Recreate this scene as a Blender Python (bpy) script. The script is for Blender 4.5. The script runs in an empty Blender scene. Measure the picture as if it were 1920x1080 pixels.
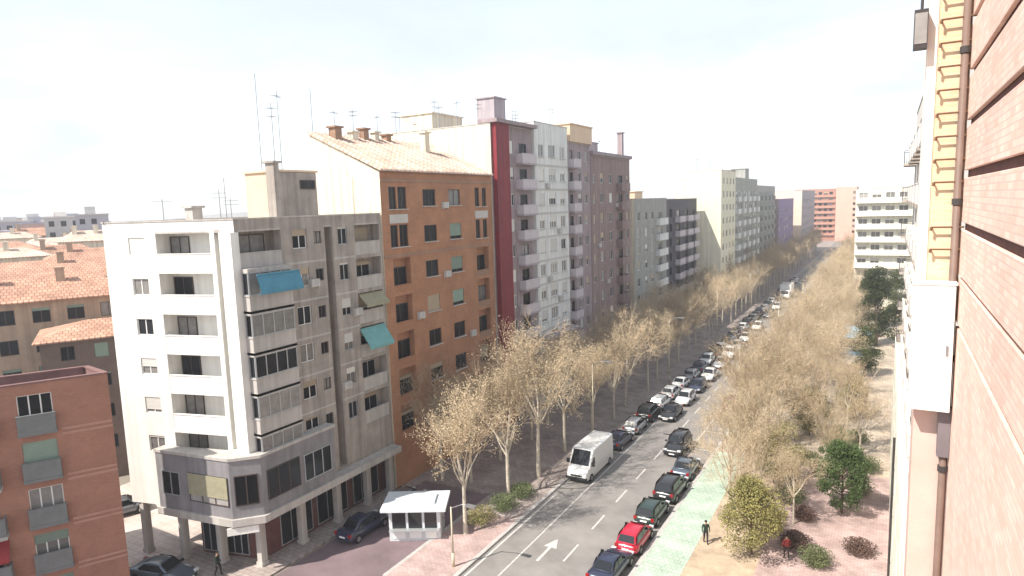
import bpy, bmesh, math, random
from mathutils import Vector, Matrix
random.seed(7)
sc = bpy.context.scene
C = sc.collection
# ------------------------------------------------------------------ camera
cam = bpy.data.objects.new('camera', bpy.data.cameras.new('camera'))
C.objects.link(cam)
Rv = Vector((0.865502, 0.499932, -0.031229)); Uv = Vector((-0.036803, 0.125644, 0.991393)); Fv = Vector((-0.499552, 0.856903, -0.127144))
cam.matrix_world = Matrix(((Rv.x, Uv.x, -Fv.x, 0), (Rv.y, Uv.y, -Fv.y, 0), (Rv.z, Uv.z, -Fv.z, 24.5), (0, 0, 0, 1)))
cam.data.sensor_width = 36.0
cam.data.lens = 1217.0 / 1920.0 * 36.0
cam.data.clip_start = 0.1; cam.data.clip_end = 6000
sc.camera = cam
# ------------------------------------------------------------------ sky, sun, exposure
SUN_TO = Vector((-0.48, -0.877, 0)).normalized(); SUN_EL = math.radians(49)
world = bpy.data.worlds.new('World'); sc.world = world; world.use_nodes = True
nt = world.node_tree; nt.nodes.clear()
wo = nt.nodes.new('ShaderNodeOutputWorld'); bg = nt.nodes.new('ShaderNodeBackground'); sky = nt.nodes.new('ShaderNodeTexSky')
sky.sky_type = 'NISHITA'; sky.sun_disc = False; sky.sun_elevation = SUN_EL
sky.sun_rotation = math.atan2(SUN_TO.x, SUN_TO.y)
sky.altitude = 650; sky.air_density = 1.0; sky.dust_density = 0.6; sky.ozone_density = 0.6
hsv = nt.nodes.new('ShaderNodeHueSaturation'); hsv.inputs['Saturation'].default_value = 0.42
bg.inputs['Strength'].default_value = 0.145
tcw = nt.nodes.new('ShaderNodeTexCoord'); mpw = nt.nodes.new('ShaderNodeMapping'); mpw.inputs['Scale'].default_value = (1.6, 1.6, 4.5)
nzw = nt.nodes.new('ShaderNodeTexNoise'); nzw.inputs['Scale'].default_value = 2.2; nzw.inputs['Detail'].default_value = 6; nzw.inputs['Roughness'].default_value = 0.55
mrw = nt.nodes.new('ShaderNodeMapRange'); mrw.inputs['From Min'].default_value = 0.38; mrw.inputs['From Max'].default_value = 0.66; mrw.inputs['To Min'].default_value = 0.1; mrw.inputs['To Max'].default_value = 0.8
mxw = nt.nodes.new('ShaderNodeMix'); mxw.data_type = 'RGBA'; mxw.inputs['B'].default_value = (3.0, 3.35, 3.65, 1)
nt.links.new(tcw.outputs['Generated'], mpw.inputs['Vector']); nt.links.new(mpw.outputs[0], nzw.inputs['Vector']); nt.links.new(nzw.outputs['Fac'], mrw.inputs['Value']); nt.links.new(mrw.outputs['Result'], mxw.inputs['Factor'])
nt.links.new(sky.outputs[0], hsv.inputs['Color']); nt.links.new(hsv.outputs[0], mxw.inputs['A']); nt.links.new(mxw.outputs['Result'], bg.inputs[0]); nt.links.new(bg.outputs[0], wo.inputs[0])
sun = bpy.data.objects.new('sun', bpy.data.lights.new('sun', 'SUN')); C.objects.link(sun)
sun.data.energy = 4.2; sun.data.angle = math.radians(0.53); sun.data.color = (1.0, 0.93, 0.83)
sd = Vector((SUN_TO.x * math.cos(SUN_EL), SUN_TO.y * math.cos(SUN_EL), math.sin(SUN_EL)))
sun.rotation_euler = sd.to_track_quat('Z', 'Y').to_euler(); sun.location = (0, 0, 80)
sc.view_settings.view_transform = 'Standard'; sc.view_settings.look = 'None'
sc.view_settings.exposure = 0.92; sc.view_settings.gamma = 1.0
sc.view_settings.use_curve_mapping = False
sc.cycles.max_bounces = 4; sc.cycles.transparent_max_bounces = 6

# ------------------------------------------------------------------ materials
MATS = {}
def mat(name, col, rough=0.85, var=0.12, scale=1.5, bump=0.0, bscale=30, spec=0.3, metal=0.0, objvar=0.0, streak=0.0, coat=0.0, emit=None):
    if name in MATS: return MATS[name]
    m = bpy.data.materials.new(name); m.use_nodes = True; MATS[name] = m
    t = m.node_tree; b = t.nodes['Principled BSDF']
    b.inputs['Roughness'].default_value = rough; b.inputs['Specular IOR Level'].default_value = spec
    b.inputs['Metallic'].default_value = metal; b.inputs['Coat Weight'].default_value = coat
    co = t.nodes.new('ShaderNodeTexCoord')
    n = t.nodes.new('ShaderNodeTexNoise'); n.inputs['Scale'].default_value = scale; n.inputs['Detail'].default_value = 6; n.inputs['Roughness'].default_value = 0.65
    t.links.new(co.outputs['Object'], n.inputs['Vector'])
    r = t.nodes.new('ShaderNodeMapRange'); r.inputs['From Min'].default_value = 0.3; r.inputs['From Max'].default_value = 0.7
    r.inputs['To Min'].default_value = 1 - var; r.inputs['To Max'].default_value = 1 + var
    t.links.new(n.outputs['Fac'], r.inputs['Value'])
    mul = t.nodes.new('ShaderNodeVectorMath'); mul.operation = 'SCALE'; mul.inputs[0].default_value = col
    val = r.outputs['Result']
    if streak:
        mp = t.nodes.new('ShaderNodeMapping'); mp.inputs['Scale'].default_value = (2.2, 2.2, 0.09)
        n2 = t.nodes.new('ShaderNodeTexNoise'); n2.inputs['Scale'].default_value = 1.0; n2.inputs['Detail'].default_value = 5
        t.links.new(co.outputs['Object'], mp.inputs['Vector']); t.links.new(mp.outputs[0], n2.inputs['Vector'])
        r2 = t.nodes.new('ShaderNodeMapRange'); r2.inputs['From Min'].default_value = 0.35; r2.inputs['From Max'].default_value = 0.6
        r2.inputs['To Min'].default_value = 1 - streak; r2.inputs['To Max'].default_value = 1.0
        t.links.new(n2.outputs['Fac'], r2.inputs['Value'])
        mm = t.nodes.new('ShaderNodeMath'); mm.operation = 'MULTIPLY'; t.links.new(val, mm.inputs[0]); t.links.new(r2.outputs['Result'], mm.inputs[1]); val = mm.outputs[0]
    if objvar:
        oi = t.nodes.new('ShaderNodeObjectInfo'); r3 = t.nodes.new('ShaderNodeMapRange')
        r3.inputs['To Min'].default_value = 1 - objvar; r3.inputs['To Max'].default_value = 1 + objvar
        t.links.new(oi.outputs['Random'], r3.inputs['Value'])
        m2 = t.nodes.new('ShaderNodeMath'); m2.operation = 'MULTIPLY'; t.links.new(val, m2.inputs[0]); t.links.new(r3.outputs['Result'], m2.inputs[1]); val = m2.outputs[0]
    t.links.new(val, mul.inputs['Scale']); t.links.new(mul.outputs[0], b.inputs['Base Color'])
    if bump:
        nb = t.nodes.new('ShaderNodeTexNoise'); nb.inputs['Scale'].default_value = bscale; nb.inputs['Detail'].default_value = 4
        t.links.new(co.outputs['Object'], nb.inputs['Vector'])
        bp = t.nodes.new('ShaderNodeBump'); bp.inputs['Strength'].default_value = bump; bp.inputs['Distance'].default_value = 0.02
        t.links.new(nb.outputs['Fac'], bp.inputs['Height']); t.links.new(bp.outputs[0], b.inputs['Normal'])
    return m
def brickmat(name, c1, c2, mortar, sx=1.0, bw=0.25, bh=0.07, axes='YZ', rough=0.9, msize=0.012, big=0.12):
    if name in MATS: return MATS[name]
    m = mat(name, c1, rough, 0, 1)
    t = m.node_tree; b = t.nodes['Principled BSDF']
    co = t.nodes.new('ShaderNodeTexCoord'); sp = t.nodes.new('ShaderNodeSeparateXYZ'); cb = t.nodes.new('ShaderNodeCombineXYZ')
    t.links.new(co.outputs['Object'], sp.inputs[0])
    for i, a in enumerate(axes): t.links.new(sp.outputs[a], cb.inputs[i])
    br = t.nodes.new('ShaderNodeTexBrick'); br.inputs['Color1'].default_value = (*c1, 1); br.inputs['Color2'].default_value = (*c2, 1); br.inputs['Mortar'].default_value = (*mortar, 1)
    br.inputs['Scale'].default_value = 1; br.inputs['Brick Width'].default_value = bw; br.inputs['Row Height'].default_value = bh; br.inputs['Mortar Size'].default_value = msize
    t.links.new(cb.outputs[0], br.inputs['Vector'])
    n = t.nodes.new('ShaderNodeTexNoise'); n.inputs['Scale'].default_value = 0.45; n.inputs['Detail'].default_value = 12; n.inputs['Roughness'].default_value = 0.75
    t.links.new(co.outputs['Object'], n.inputs['Vector'])
    r = t.nodes.new('ShaderNodeMapRange'); r.inputs['From Min'].default_value = 0.35; r.inputs['From Max'].default_value = 0.65; r.inputs['To Min'].default_value = 1 - big; r.inputs['To Max'].default_value = 1 + big
    t.links.new(n.outputs['Fac'], r.inputs['Value'])
    mu = t.nodes.new('ShaderNodeVectorMath'); mu.operation = 'SCALE'
    t.links.new(br.outputs['Color'], mu.inputs[0]); t.links.new(r.outputs['Result'], mu.inputs['Scale']); t.links.new(mu.outputs[0], b.inputs['Base Color'])
    bp = t.nodes.new('ShaderNodeBump'); bp.inputs['Strength'].default_value = 0.3; bp.inputs['Distance'].default_value = 0.01; bp.invert = True
    t.links.new(br.outputs['Fac'], bp.inputs['Height']); t.links.new(bp.outputs[0], b.inputs['Normal'])
    return m

M_GLASS = mat('window_glass', (0.014, 0.015, 0.018), 0.08, 0.3, 0.7, spec=0.12, objvar=0.6)
M_CURT = mat('curtained_glass', (0.22, 0.21, 0.20), 0.12, 0.25, 2.0, spec=0.5, objvar=0.5)
M_FRW = mat('frame_white', (0.72, 0.71, 0.69), 0.5, 0.05)
M_FRD = mat('frame_dark', (0.07, 0.05, 0.045), 0.5, 0.1)
M_FRA = mat('frame_aluminium', (0.42, 0.43, 0.44), 0.4, 0.06, metal=0.4)
M_SHW = mat('shutter_white', (0.62, 0.60, 0.56), 0.6, 0.06, objvar=0.15)
M_SHG = mat('shutter_green', (0.20, 0.27, 0.22), 0.6, 0.1, objvar=0.2)
M_SHT = mat('shutter_tan', (0.40, 0.32, 0.23), 0.6, 0.1, objvar=0.2)
M_STONE = mat('sill_stone', (0.50, 0.48, 0.45), 0.8, 0.1)
M_CONC = mat('concrete', (0.40, 0.39, 0.37), 0.9, 0.15, 0.8, 0.2, streak=0.3)
M_ROOF = mat('flat_roof', (0.42, 0.39, 0.36), 0.95, 0.2, 0.6, 0.2)
M_TILE = brickmat('roof_tile', (0.42, 0.235, 0.16), (0.53, 0.31, 0.22), (0.26, 0.14, 0.10), axes='XY', bw=0.45, bh=0.6, msize=0.05, big=0.3)
M_TILEP = brickmat('roof_tile_pale', (0.56, 0.43, 0.35), (0.66, 0.52, 0.44), (0.40, 0.29, 0.23), axes='XY', bw=0.45, bh=0.6, msize=0.05, big=0.28)
M_METAL = mat('grey_steel', (0.30, 0.30, 0.31), 0.45, 0.08, metal=0.6)
M_DMETAL = mat('dark_steel', (0.06, 0.055, 0.055), 0.5, 0.1, metal=0.3)
M_RAIL = mat('railing_paint', (0.10, 0.09, 0.09), 0.6, 0.1)

# ------------------------------------------------------------------ mesh helpers
class MB:
    def __init__(s): s.v = []; s.f = []; s.m = []
    def face(s, pts, mi=0):
        i = len(s.v); s.v += [tuple(p) for p in pts]; s.f.append(tuple(range(i, i + len(pts)))); s.m.append(mi)
    def box(s, x0, x1, y0, y1, z0, z1, mi=0):
        i = len(s.v)
        s.v += [(x0,y0,z0),(x1,y0,z0),(x1,y1,z0),(x0,y1,z0),(x0,y0,z1),(x1,y0,z1),(x1,y1,z1),(x0,y1,z1)]
        for q in ((0,3,2,1),(4,5,6,7),(0,1,5,4),(1,2,6,5),(2,3,7,6),(3,0,4,7)):
            s.f.append(tuple(i + k for k in q)); s.m.append(mi)
    def obox(s, p, d, n, u0, u1, w0, w1, z0, z1, mi=0):
        # box in a frame: along d from u0..u1, along n (outward) from w0..w1
        i = len(s.v)
        for z in (z0, z1):
            for (u, w) in ((u0, w1), (u1, w1), (u1, w0), (u0, w0)):
                s.v.append((p[0] + d[0]*u + n[0]*w, p[1] + d[1]*u + n[1]*w, z))
        for q in ((0,3,2,1),(4,5,6,7),(0,1,5,4),(1,2,6,5),(2,3,7,6),(3,0,4,7)):
            s.f.append(tuple(i + k for k in q)); s.m.append(mi)
    def tube(s, a, b, r0, r1, n=6, mi=0, cap=True):
        a = Vector(a); b = Vector(b); d = (b - a)
        if d.length < 1e-6: return
        d.normalize(); x = d.orthogonal().normalized(); y = d.cross(x)
        i = len(s.v)
        for (p, r) in ((a, r0), (b, r1)):
            for k in range(n):
                t = 2 * math.pi * k / n; s.v.append(tuple(p + x * (r * math.cos(t)) + y * (r * math.sin(t))))
        for k in range(n):
            k2 = (k + 1) % n; s.f.append((i + k, i + k2, i + n + k2, i + n + k)); s.m.append(mi)
        if cap:
            s.f.append(tuple(i + n + k for k in range(n))); s.m.append(mi)
            s.f.append(tuple(i + k for k in reversed(range(n)))); s.m.append(mi)
    def prism(s, poly, z0, z1, mi=0, top=True, bottom=True):
        n = len(poly); i = len(s.v)
        s.v += [(p[0], p[1], z0) for p in poly] + [(p[0], p[1], z1) for p in poly]
        for k in range(n):
            k2 = (k + 1) % n; s.f.append((i + k, i + k2, i + n + k2, i + n + k)); s.m.append(mi)
        if top: s.f.append(tuple(i + n + k for k in range(n))); s.m.append(mi)
        if bottom: s.f.append(tuple(i + k for k in reversed(range(n)))); s.m.append(mi)
    def mesh(s, name, mats, smooth=False):
        me = bpy.data.meshes.new(name); me.from_pydata(s.v, [], s.f)
        for m in (mats if isinstance(mats, (list, tuple)) else [mats]): me.materials.append(m)
        if any(s.m): me.polygons.foreach_set('material_index', s.m)
        if smooth: me.polygons.foreach_set('use_smooth', [True] * len(s.f))
        me.update(); return me
def link(name, me, parent=None, loc=(0, 0, 0), rz=0.0):
    o = bpy.data.objects.new(name, me); C.objects.link(o); o.parent = parent; o.location = loc
    if rz: o.rotation_euler = (0, 0, rz)
    return o
def build(mb, name, mats, parent=None, loc=(0, 0, 0), rz=0.0, smooth=False):
    return link(name, mb.mesh(name, mats, smooth), parent, loc, rz)
def thing(name, label, cat, loc=(0, 0, 0), rz=0.0, group=None):
    o = link(name, None, None, loc, rz); tag(o, label, cat, group); return o
def tag(o, label, cat, group=None):
    o['label'] = label; o['category'] = cat
    if group: o['group'] = group
    return o
def struct(o): o['kind'] = 'structure'; return o
def copy_tree(o, parent=None):
    c = o.copy(); C.objects.link(c); c.parent = parent
    for ch in o.children: copy_tree(ch, c)
    return c
ORD = ['first','second','third','fourth','fifth','sixth','seventh','eighth','ninth','tenth','eleventh','twelfth','thirteenth','fourteenth','fifteenth','sixteenth','seventeenth','eighteenth','nineteenth','twentieth']
def ordn(i):
    if i < 20: return ORD[i]
    t = {20:'twenty',30:'thirty',40:'forty'}[(i + 1)//10*10]
    return t + '-' + ORD[(i + 1) % 10 - 1] if (i + 1) % 10 else {30:'thirtieth',40:'fortieth'}[i + 1]

# ------------------------------------------------------------------ building kit
CACHE = {}
def wmesh(w, h, style, fr):
    k = ('w', round(w, 2), round(h, 2), style, fr.name)
    if k not in CACHE:
        m = MB(); t = 0.06
        m.box(-w/2, w/2, -0.04, 0.03, 0, t); m.box(-w/2, w/2, -0.04, 0.03, h - t, h)
        m.box(-w/2, -w/2 + t, -0.04, 0.03, t, h - t); m.box(w/2 - t, w/2, -0.04, 0.03, t, h - t)
        nm = {'1': 0, '2': 1, '3': 2, '4': 3}[style]
        for i in range(nm):
            x = -w/2 + w * (i + 1)/(nm + 1); m.box(x - 0.035, x + 0.035, -0.03, 0.025, t, h - t)
        p = MB(); p.box(-w/2 + 0.01, w/2 - 0.01, 0.0, 0.012, 0.01, h - 0.01)
        CACHE[k] = (m.mesh('window', fr), p.mesh('pane', M_GLASS), p.mesh('pane', M_CURT))
    return CACHE[k]
def unit_box(key, mt):
    k = ('u', key, mt.name)
    if k not in CACHE:
        m = MB(); m.box(-0.5, 0.5, -0.5, 0.5, 0, 1); CACHE[k] = m.mesh(key, mt)
    return CACHE[k]
def slat_shutter(w, h, mt):
    k = ('sh', round(w, 2), round(h, 2), mt.name)
    if k not in CACHE:
        m = MB(); n = max(3, int(h/0.16)); hh = h/n
        for i in range(n): m.box(-w/2, w/2, -0.075, -0.045 , i*hh + 0.012, (i + 1)*hh)
        m.box(-w/2 + 0.01, w/2 - 0.01, -0.06, -0.046, 0, h)
        CACHE[k] = m.mesh('shutter', mt)
    return CACHE[k]
def window(root, loc, rz, w, h, style='2', fr=None, sh=None, frac=0.0, sill=None, curt=0.3):
    fr = fr or M_FRW
    wm, pg, pc = wmesh(w, h, style, fr)
    o = link('window', wm, root, loc, rz)
    link('pane', pc if random.random() < curt else pg, o)
    if sh and frac > 0.04:
        hh = round(h * frac / 0.15) * 0.15 or 0.15
        hh = min(hh, h)
        s = link('shutter', slat_shutter(w - 0.04, hh, sh), o, (0, 0, h - hh))
    if sill:
        s = link('sill', unit_box('sill', sill), o, (0, -0.13, -0.07)); s.scale = (w + 0.24, 0.3, 0.066)
    return o
def railing_mesh(w, dep, h, kind, mt, mt2=None):
    k = ('rl', round(w, 2), round(dep, 2), round(h, 2), kind, mt.name)
    if k not in CACHE:
        m = MB()
        if kind == 'bars':
            for (a, b) in (((-w/2, 0), (-w/2, -dep)), ((-w/2, -dep), (w/2, -dep)), ((w/2, -dep), (w/2, 0))):
                m.tube((*a, h), (*b, h), 0.03, 0.03, 4); m.tube((*a, 0.08), (*b, 0.08), 0.02, 0.02, 4)
                L = math.hypot(b[0]-a[0], b[1]-a[1]); n = max(2, int(L/0.16))
                for i in range(n + 1):
                    x = a[0] + (b[0]-a[0])*i/n; y = a[1] + (b[1]-a[1])*i/n
                    m.tube((x, y, 0), (x, y, h), 0.012, 0.012, 3, cap=False)
        else:
            t = 0.09
            m.box(-w/2, w/2, -dep, -dep + t, 0, h); m.box(-w/2, -w/2 + t, -dep + t, 0, 0, h); m.box(w/2 - t, w/2, -dep + t, 0, 0, h)
            m.box(-w/2 - 0.03, w/2 + 0.03, -dep - 0.03, -dep + t + 0.03, h, h + 0.05)
        CACHE[k] = m.mesh('railing' if kind == 'bars' else 'parapet', mt)
    return CACHE[k]
def balcony(root, loc, rz, w, dep, kind, mslab, mrail, h=1.0):
    k = ('bs', round(w, 2), round(dep, 2), mslab.name)
    if k not in CACHE:
        m = MB(); m.box(-w/2, w/2, -dep, -0.003, -0.2, 0); CACHE[k] = m.mesh('balcony', mslab)
    o = link('balcony', CACHE[k], root, loc, rz)
    link('railing' if kind == 'bars' else 'parapet', railing_mesh(w - 0.04, dep - 0.02, h, kind, mrail), o, (0, 0, 0.003))
    return o
def gallery(root, loc, rz, w, dep, h, mpar, fr, n=4, par=0.95):
    # glazed, enclosed balcony: slab + parapet box (part) with windows and panes on front and sides
    k = ('ga', round(w, 2), round(dep, 2), round(h, 2), mpar.name)
    if k not in CACHE:
        m = MB(); m.box(-w/2, w/2, -dep, -0.003, -0.2, 0.0); m.box(-w/2 + 0.03, w/2 - 0.03, -dep + 0.03, -0.003, 0.0, par)
        m.box(-w/2 - 0.03, w/2 + 0.03, -dep - 0.03, -0.003, par, par + 0.06); m.box(-w/2, w/2, -dep, -0.003, h - 0.25, h)
        CACHE[k] = m.mesh('gallery', mpar)
    o = link('gallery', CACHE[k], root, loc, rz)
    hh = h - 0.25 - par - 0.06
    wm, pg, pc = wmesh(w - 0.1, hh, str(n), fr)
    q = link('window_band', wm, o, (0, -dep + 0.06, par + 0.06)); link('pane', pc if random.random() < 0.5 else pg, o, (0, -dep + 0.07, par + 0.06))
    wm, pg, pc = wmesh(dep - 0.14, hh, '1', fr)
    for s in (-1, 1):
        link('window_band', wm, o, (s*(w/2 - 0.06), -dep/2 - 0.02, par + 0.06), math.pi/2 * s)
        link('pane', pg, o, (s*(w/2 - 0.09), -dep/2 - 0.02, par + 0.06), math.pi/2 * s)
    return o

def facade(root, mb, p0, p1, z0, z1, floors, cols, fh, fr=None, sh=None, wm=0, sillm=None, bw=None, extra=(), curt=0.3, shp=0.6):
    """wall between p0 and p1 (outside on the right hand), openings by column and floor; parts go to root"""
    R0 = Vector((root.location.x, root.location.y))
    a = Vector(p0) - R0; d = Vector(p1) - Vector(p0); L = d.length; d.normalize(); n = Vector((d.y, -d.x)); ang = math.atan2(d.y, d.x)
    ops = [(e[0], e[1], e[2], e[3], e[4], True) for e in extra]
    P = lambda u, w, z: (a.x + d.x*u + n.x*w, a.y + d.y*u + n.y*w, z)
    for fi, zf in enumerate(floors):
        for c in cols:
            k = c['k']; k = k(fi) if callable(k) else k
            if not k: continue
            u = c['u']; w = c.get('w', 1.3); f2 = c.get('fr', fr); s2 = c.get('sh', sh); frac = random.choice((0, 0.15, 0.3, 0.5, 0.75, 1.0)) if random.random() < c.get('shp', shp) else 0
            st = c.get('st', '2')
            if k == 'W':
                h = c.get('h', 1.35); s = c.get('s', 0.95); ops.append((u - w/2, u + w/2, zf + s, zf + s + h, 0.16, False))
                window(root, P(u, -0.13, zf + s), ang, w, h, st, f2, s2, frac, sillm, curt)
            elif k == 'D':
                h = c.get('h', 2.15); ops.append((u - w/2, u + w/2, zf + 0.06, zf + 0.06 + h, 0.16, False))
                window(root, P(u, -0.13, zf + 0.06), ang, w, h, st, f2, s2, frac, None, curt)
                balcony(root, P(u + c.get('bo', 0), 0, zf), ang, c.get('bw', w + 0.8), c.get('dep', 0.9), c.get('rk', 'bars'), c.get('ms', M_CONC), c.get('mr', M_RAIL), c.get('rh', 1.0))
            elif k == 'L':
                dep = c.get('dep', 0.85); h = c.get('h', fh - 0.28)
                ops.append((u - w/2, u + w/2, zf, zf + h, dep, True))
                dw = c.get('dw', 1.1); window(root, P(u + c.get('do', 0), -dep + 0.045, zf + 0.04), ang, dw, 2.1, st, f2, s2, frac, None, curt)
                pm = MB(); pm.box(-w/2 + 0.003, w/2 - 0.003, 0.02, 0.14, 0.003, c.get('ph', 0.95)); pm.box(-w/2 + 0.003, w/2 - 0.003, -0.02, 0.17, c.get('ph', 0.95), c.get('ph', 0.95) + 0.05)
                build(pm, 'parapet', c.get('mp', M_STONE), root, P(u, 0, zf), ang)
            elif k == 'G':
                gallery(root, P(u, 0, zf), ang, w, c.get('dep', 0.7), fh - 0.02, c.get('mp', M_STONE), f2 or M_FRW, c.get('np', 4))
    us = sorted(set([0.0, L] + [round(x, 4) for o in ops for x in o[:2]])); vs = sorted(set([z0, z1] + [round(x, 4) for o in ops for x in o[2:4]]))
    vs = [v for v in vs if z0 <= v <= z1]
    for i in range(len(us) - 1):
        for j in range(len(vs) - 1):
            uc = (us[i] + us[i+1])/2; vc = (vs[j] + vs[j+1])/2
            if any(o[0] < uc < o[1] and o[2] < vc < o[3] for o in ops): continue
            mb.face([P(us[i], 0, vs[j]), P(us[i+1], 0, vs[j]), P(us[i+1], 0, vs[j+1]), P(us[i], 0, vs[j+1])], wm)
    for (u0, u1, v0, v1, dp, back) in ops:
        v0 = max(v0, z0); v1 = min(v1, z1)
        mb.face([P(u0, 0, v0), P(u0, 0, v1), P(u0, -dp, v1), P(u0, -dp, v0)], wm); mb.face([P(u1, 0, v1), P(u1, 0, v0), P(u1, -dp, v0), P(u1, -dp, v1)], wm)
        mb.face([P(u0, 0, v1), P(u1, 0, v1), P(u1, -dp, v1), P(u0, -dp, v1)], wm); mb.face([P(u1, 0, v0), P(u0, 0, v0), P(u0, -dp, v0), P(u1, -dp, v0)], wm)
        if back: mb.face([P(u0, -dp, v0), P(u1, -dp, v0), P(u1, -dp, v1), P(u0, -dp, v1)], wm)
def rel(root, pts): return [(p[0] - root.location.x, p[1] - root.location.y) for p in pts]
def flat_roof(root, poly, z, mroof=None, mpar=None, ph=0.8, t=0.22, over=0.05):
    q = rel(root, poly); m = MB(); m.face([(p[0], p[1], z - ph) for p in q]); rf = build(m, 'roof', mroof or M_ROOF, root)
    m = MB(); n = len(q)
    for i in range(n):
        a = Vector(q[i]); b = Vector(q[(i+1) % n]); d = (b - a); L = d.length; d.normalize(); nn = Vector((d.y, -d.x))
        m.obox(a, d, nn, 0.25, L - 0.25, -t, -0.004, z - ph, z - 0.002)
        e = 0.0025 * (i % 2)
        m.obox(a, d, nn, -over if i % 2 else 0, L + over if i % 2 else L, -t - 0.04, over, z + e, z + 0.09 + e)
    build(m, 'coping', mpar or M_STONE, root); return rf
def band(root, p0, p1, z0, z1, out, m, name='cornice', u0=0.0, u1=None, inn=0.0):
    R0 = Vector((root.location.x, root.location.y)); a = Vector(p0) - R0; d = Vector(p1) - Vector(p0); L = d.length; d.normalize(); n = Vector((d.y, -d.x))
    mb = MB(); mb.obox(a, d, n, u0, L if u1 is None else u1, inn + 0.002, out, z0, z1); return build(mb, name, m, root)
def antenna(root, x, y, z, h, kind=0):
    k = ('an', kind, round(h, 1))
    if k not in CACHE:
        m = MB(); m.tube((0, 0, 0), (0, 0, h), 0.035, 0.025, 5)
        if kind == 0:
            m.tube((-0.7, 0, h*0.93), (0.7, 0, h*0.93), 0.015, 0.015, 4)
            for i in range(7):
                x_ = -0.65 + i*0.2; m.tube((x_, -0.35 + i*0.03, h*0.93), (x_, 0.35 - i*0.03, h*0.93), 0.01, 0.01, 3)
        elif kind == 1:
            for zz in (0.8, 0.92):
                for i in range(4): m.tube((-0.5, -0.3 + 0.2*i, h*zz), (0.5, -0.3 + 0.2*i, h*zz), 0.012, 0.012, 3)
                m.tube((0, -0.4, h*zz), (0, 0.4, h*zz), 0.015, 0.015, 3)
        else: m.tube((0, 0, h*0.6), (0, 0, h), 0.02, 0.012, 4)
        CACHE[k] = m.mesh('antenna', M_METAL)
    o = link('antenna', CACHE[k], root, (x - root.location.x, y - root.location.y, z), random.random()*3); return o
def roof_block(root, x0, x1, y0, y1, z0, z1, m, name='roof_housing', cap=True, win=None):
    rx, ry = root.location.x, root.location.y; mb = MB(); mb.box(x0 - rx, x1 - rx, y0 - ry, y1 - ry, z0, z1)
    if cap: mb.box(x0 - rx - 0.15, x1 - rx + 0.15, y0 - ry - 0.15, y1 - ry + 0.15, z1, z1 + 0.15)
    return build(mb, name, m, root)

# ================================================================== ground, roads, pavements
M_GROUND = mat('ground_earth', (0.22, 0.19, 0.16), 0.95, 0.25, 0.05, 0.2, 3)
M_ASPH = mat('asphalt', (0.23, 0.215, 0.205), 0.9, 0.22, 0.35, 0.35, 60)
M_ASPH2 = mat('asphalt_service', (0.185, 0.135, 0.145), 0.9, 0.25, 0.3, 0.35, 60)
M_PAVE = brickmat('paving_grey', (0.30, 0.25, 0.228), (0.36, 0.305, 0.28), (0.22, 0.185, 0.17), bw=0.6, bh=0.4, axes='XY', big=0.3, msize=0.028)
M_PAVET = brickmat('paving_tan', (0.42, 0.34, 0.265), (0.48, 0.40, 0.31), (0.32, 0.27, 0.21), bw=0.6, bh=0.4, axes='XY', big=0.3, msize=0.028)
M_PAVEG = brickmat('paving_palegreen', (0.37, 0.47, 0.38), (0.43, 0.52, 0.43), (0.28, 0.34, 0.285), bw=0.4, bh=0.4, axes='XY', big=0.26, msize=0.022)
M_PAVEP = brickmat('paving_pink', (0.40, 0.285, 0.265), (0.46, 0.34, 0.315), (0.33, 0.25, 0.235), bw=0.4, bh=0.2, axes='XY', big=0.3, msize=0.028)
M_PAVEL = brickmat('paving_pale', (0.50, 0.42, 0.37), (0.56, 0.48, 0.43), (0.38, 0.33, 0.3), bw=0.6, bh=0.6, axes='XY', big=0.2, msize=0.028)
M_KERB = mat('kerb_granite', (0.42, 0.40, 0.385), 0.85, 0.15, 3)
M_PAINT = mat('road_paint', (0.50, 0.485, 0.46), 0.7, 0.4, 6)
M_SOIL = mat('planting_soil', (0.16, 0.12, 0.085), 0.95, 0.3, 2, 0.5, 12)
def sheet(name, poly, z, m, sub=None):
    mb = MB(); mb.face([(p[0], p[1], z) for p in poly]); return struct(build(mb, name, m))
def slab(name, poly, z0, z1, m): mb = MB(); mb.prism(poly, z0, z1); return struct(build(mb, name, m))
sheet('ground', [(-1800, -600), (1200, -600), (1200, 2400), (-1800, 2400)], 0, M_GROUND)
road = sheet('road', [(-24, -10), (-14, -10), (-14, 425), (-24, 425)], 0.006, M_ASPH)
sheet('side_road', [(-24.01, -10), (-24.01, 30), (-28.6, 30), (-28.6, 44), (-35.2, 44), (-35.2, 23), (-90, 12), (-90, -10)], 0.011, M_ASPH2)
slab('pavement', [(-36.6, 44.2), (-28.6, 44.2), (-28.6, 41.2), (-24.3, 41.2), (-24.3, 425), (-36.6, 425)], 0, 0.13, M_PAVE)
slab('pavement', [(-28.3, 30.6), (-24.3, 30.6), (-24.3, 41.2), (-28.3, 41.2)], 0, 0.132, M_PAVEP)
slab('pavement', [(-60, 19.5), (-43.6, 22.9), (-43.6, 44.2), (-60, 44.2)], 0, 0.128, M_PAVEL)
slab('pavement', [(-43.6, 22.9), (-35.4, 24.6), (-35.4, 44.2), (-43.6, 44.2)], 0, 0.129, M_PAVE)  # darker paving under the block, its shade deepened by colour
slab('pavement', [(-13.7, -10), (-11.0, -10), (-11.0, 62), (-13.7, 62)], 0, 0.13, M_PAVEG)
slab('planting_bed', [(-11.0, -10), (-6.8, -10), (-6.8, 62), (-11.0, 62)], 0, 0.12, mat('sandy_soil', (0.42, 0.33, 0.24), 0.95, 0.3, 0.8, 0.5, 9))
slab('pavement', [(-13.7, 62), (-7.6, 62), (-7.6, 425), (-13.7, 425)], 0, 0.131, M_PAVET)
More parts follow.
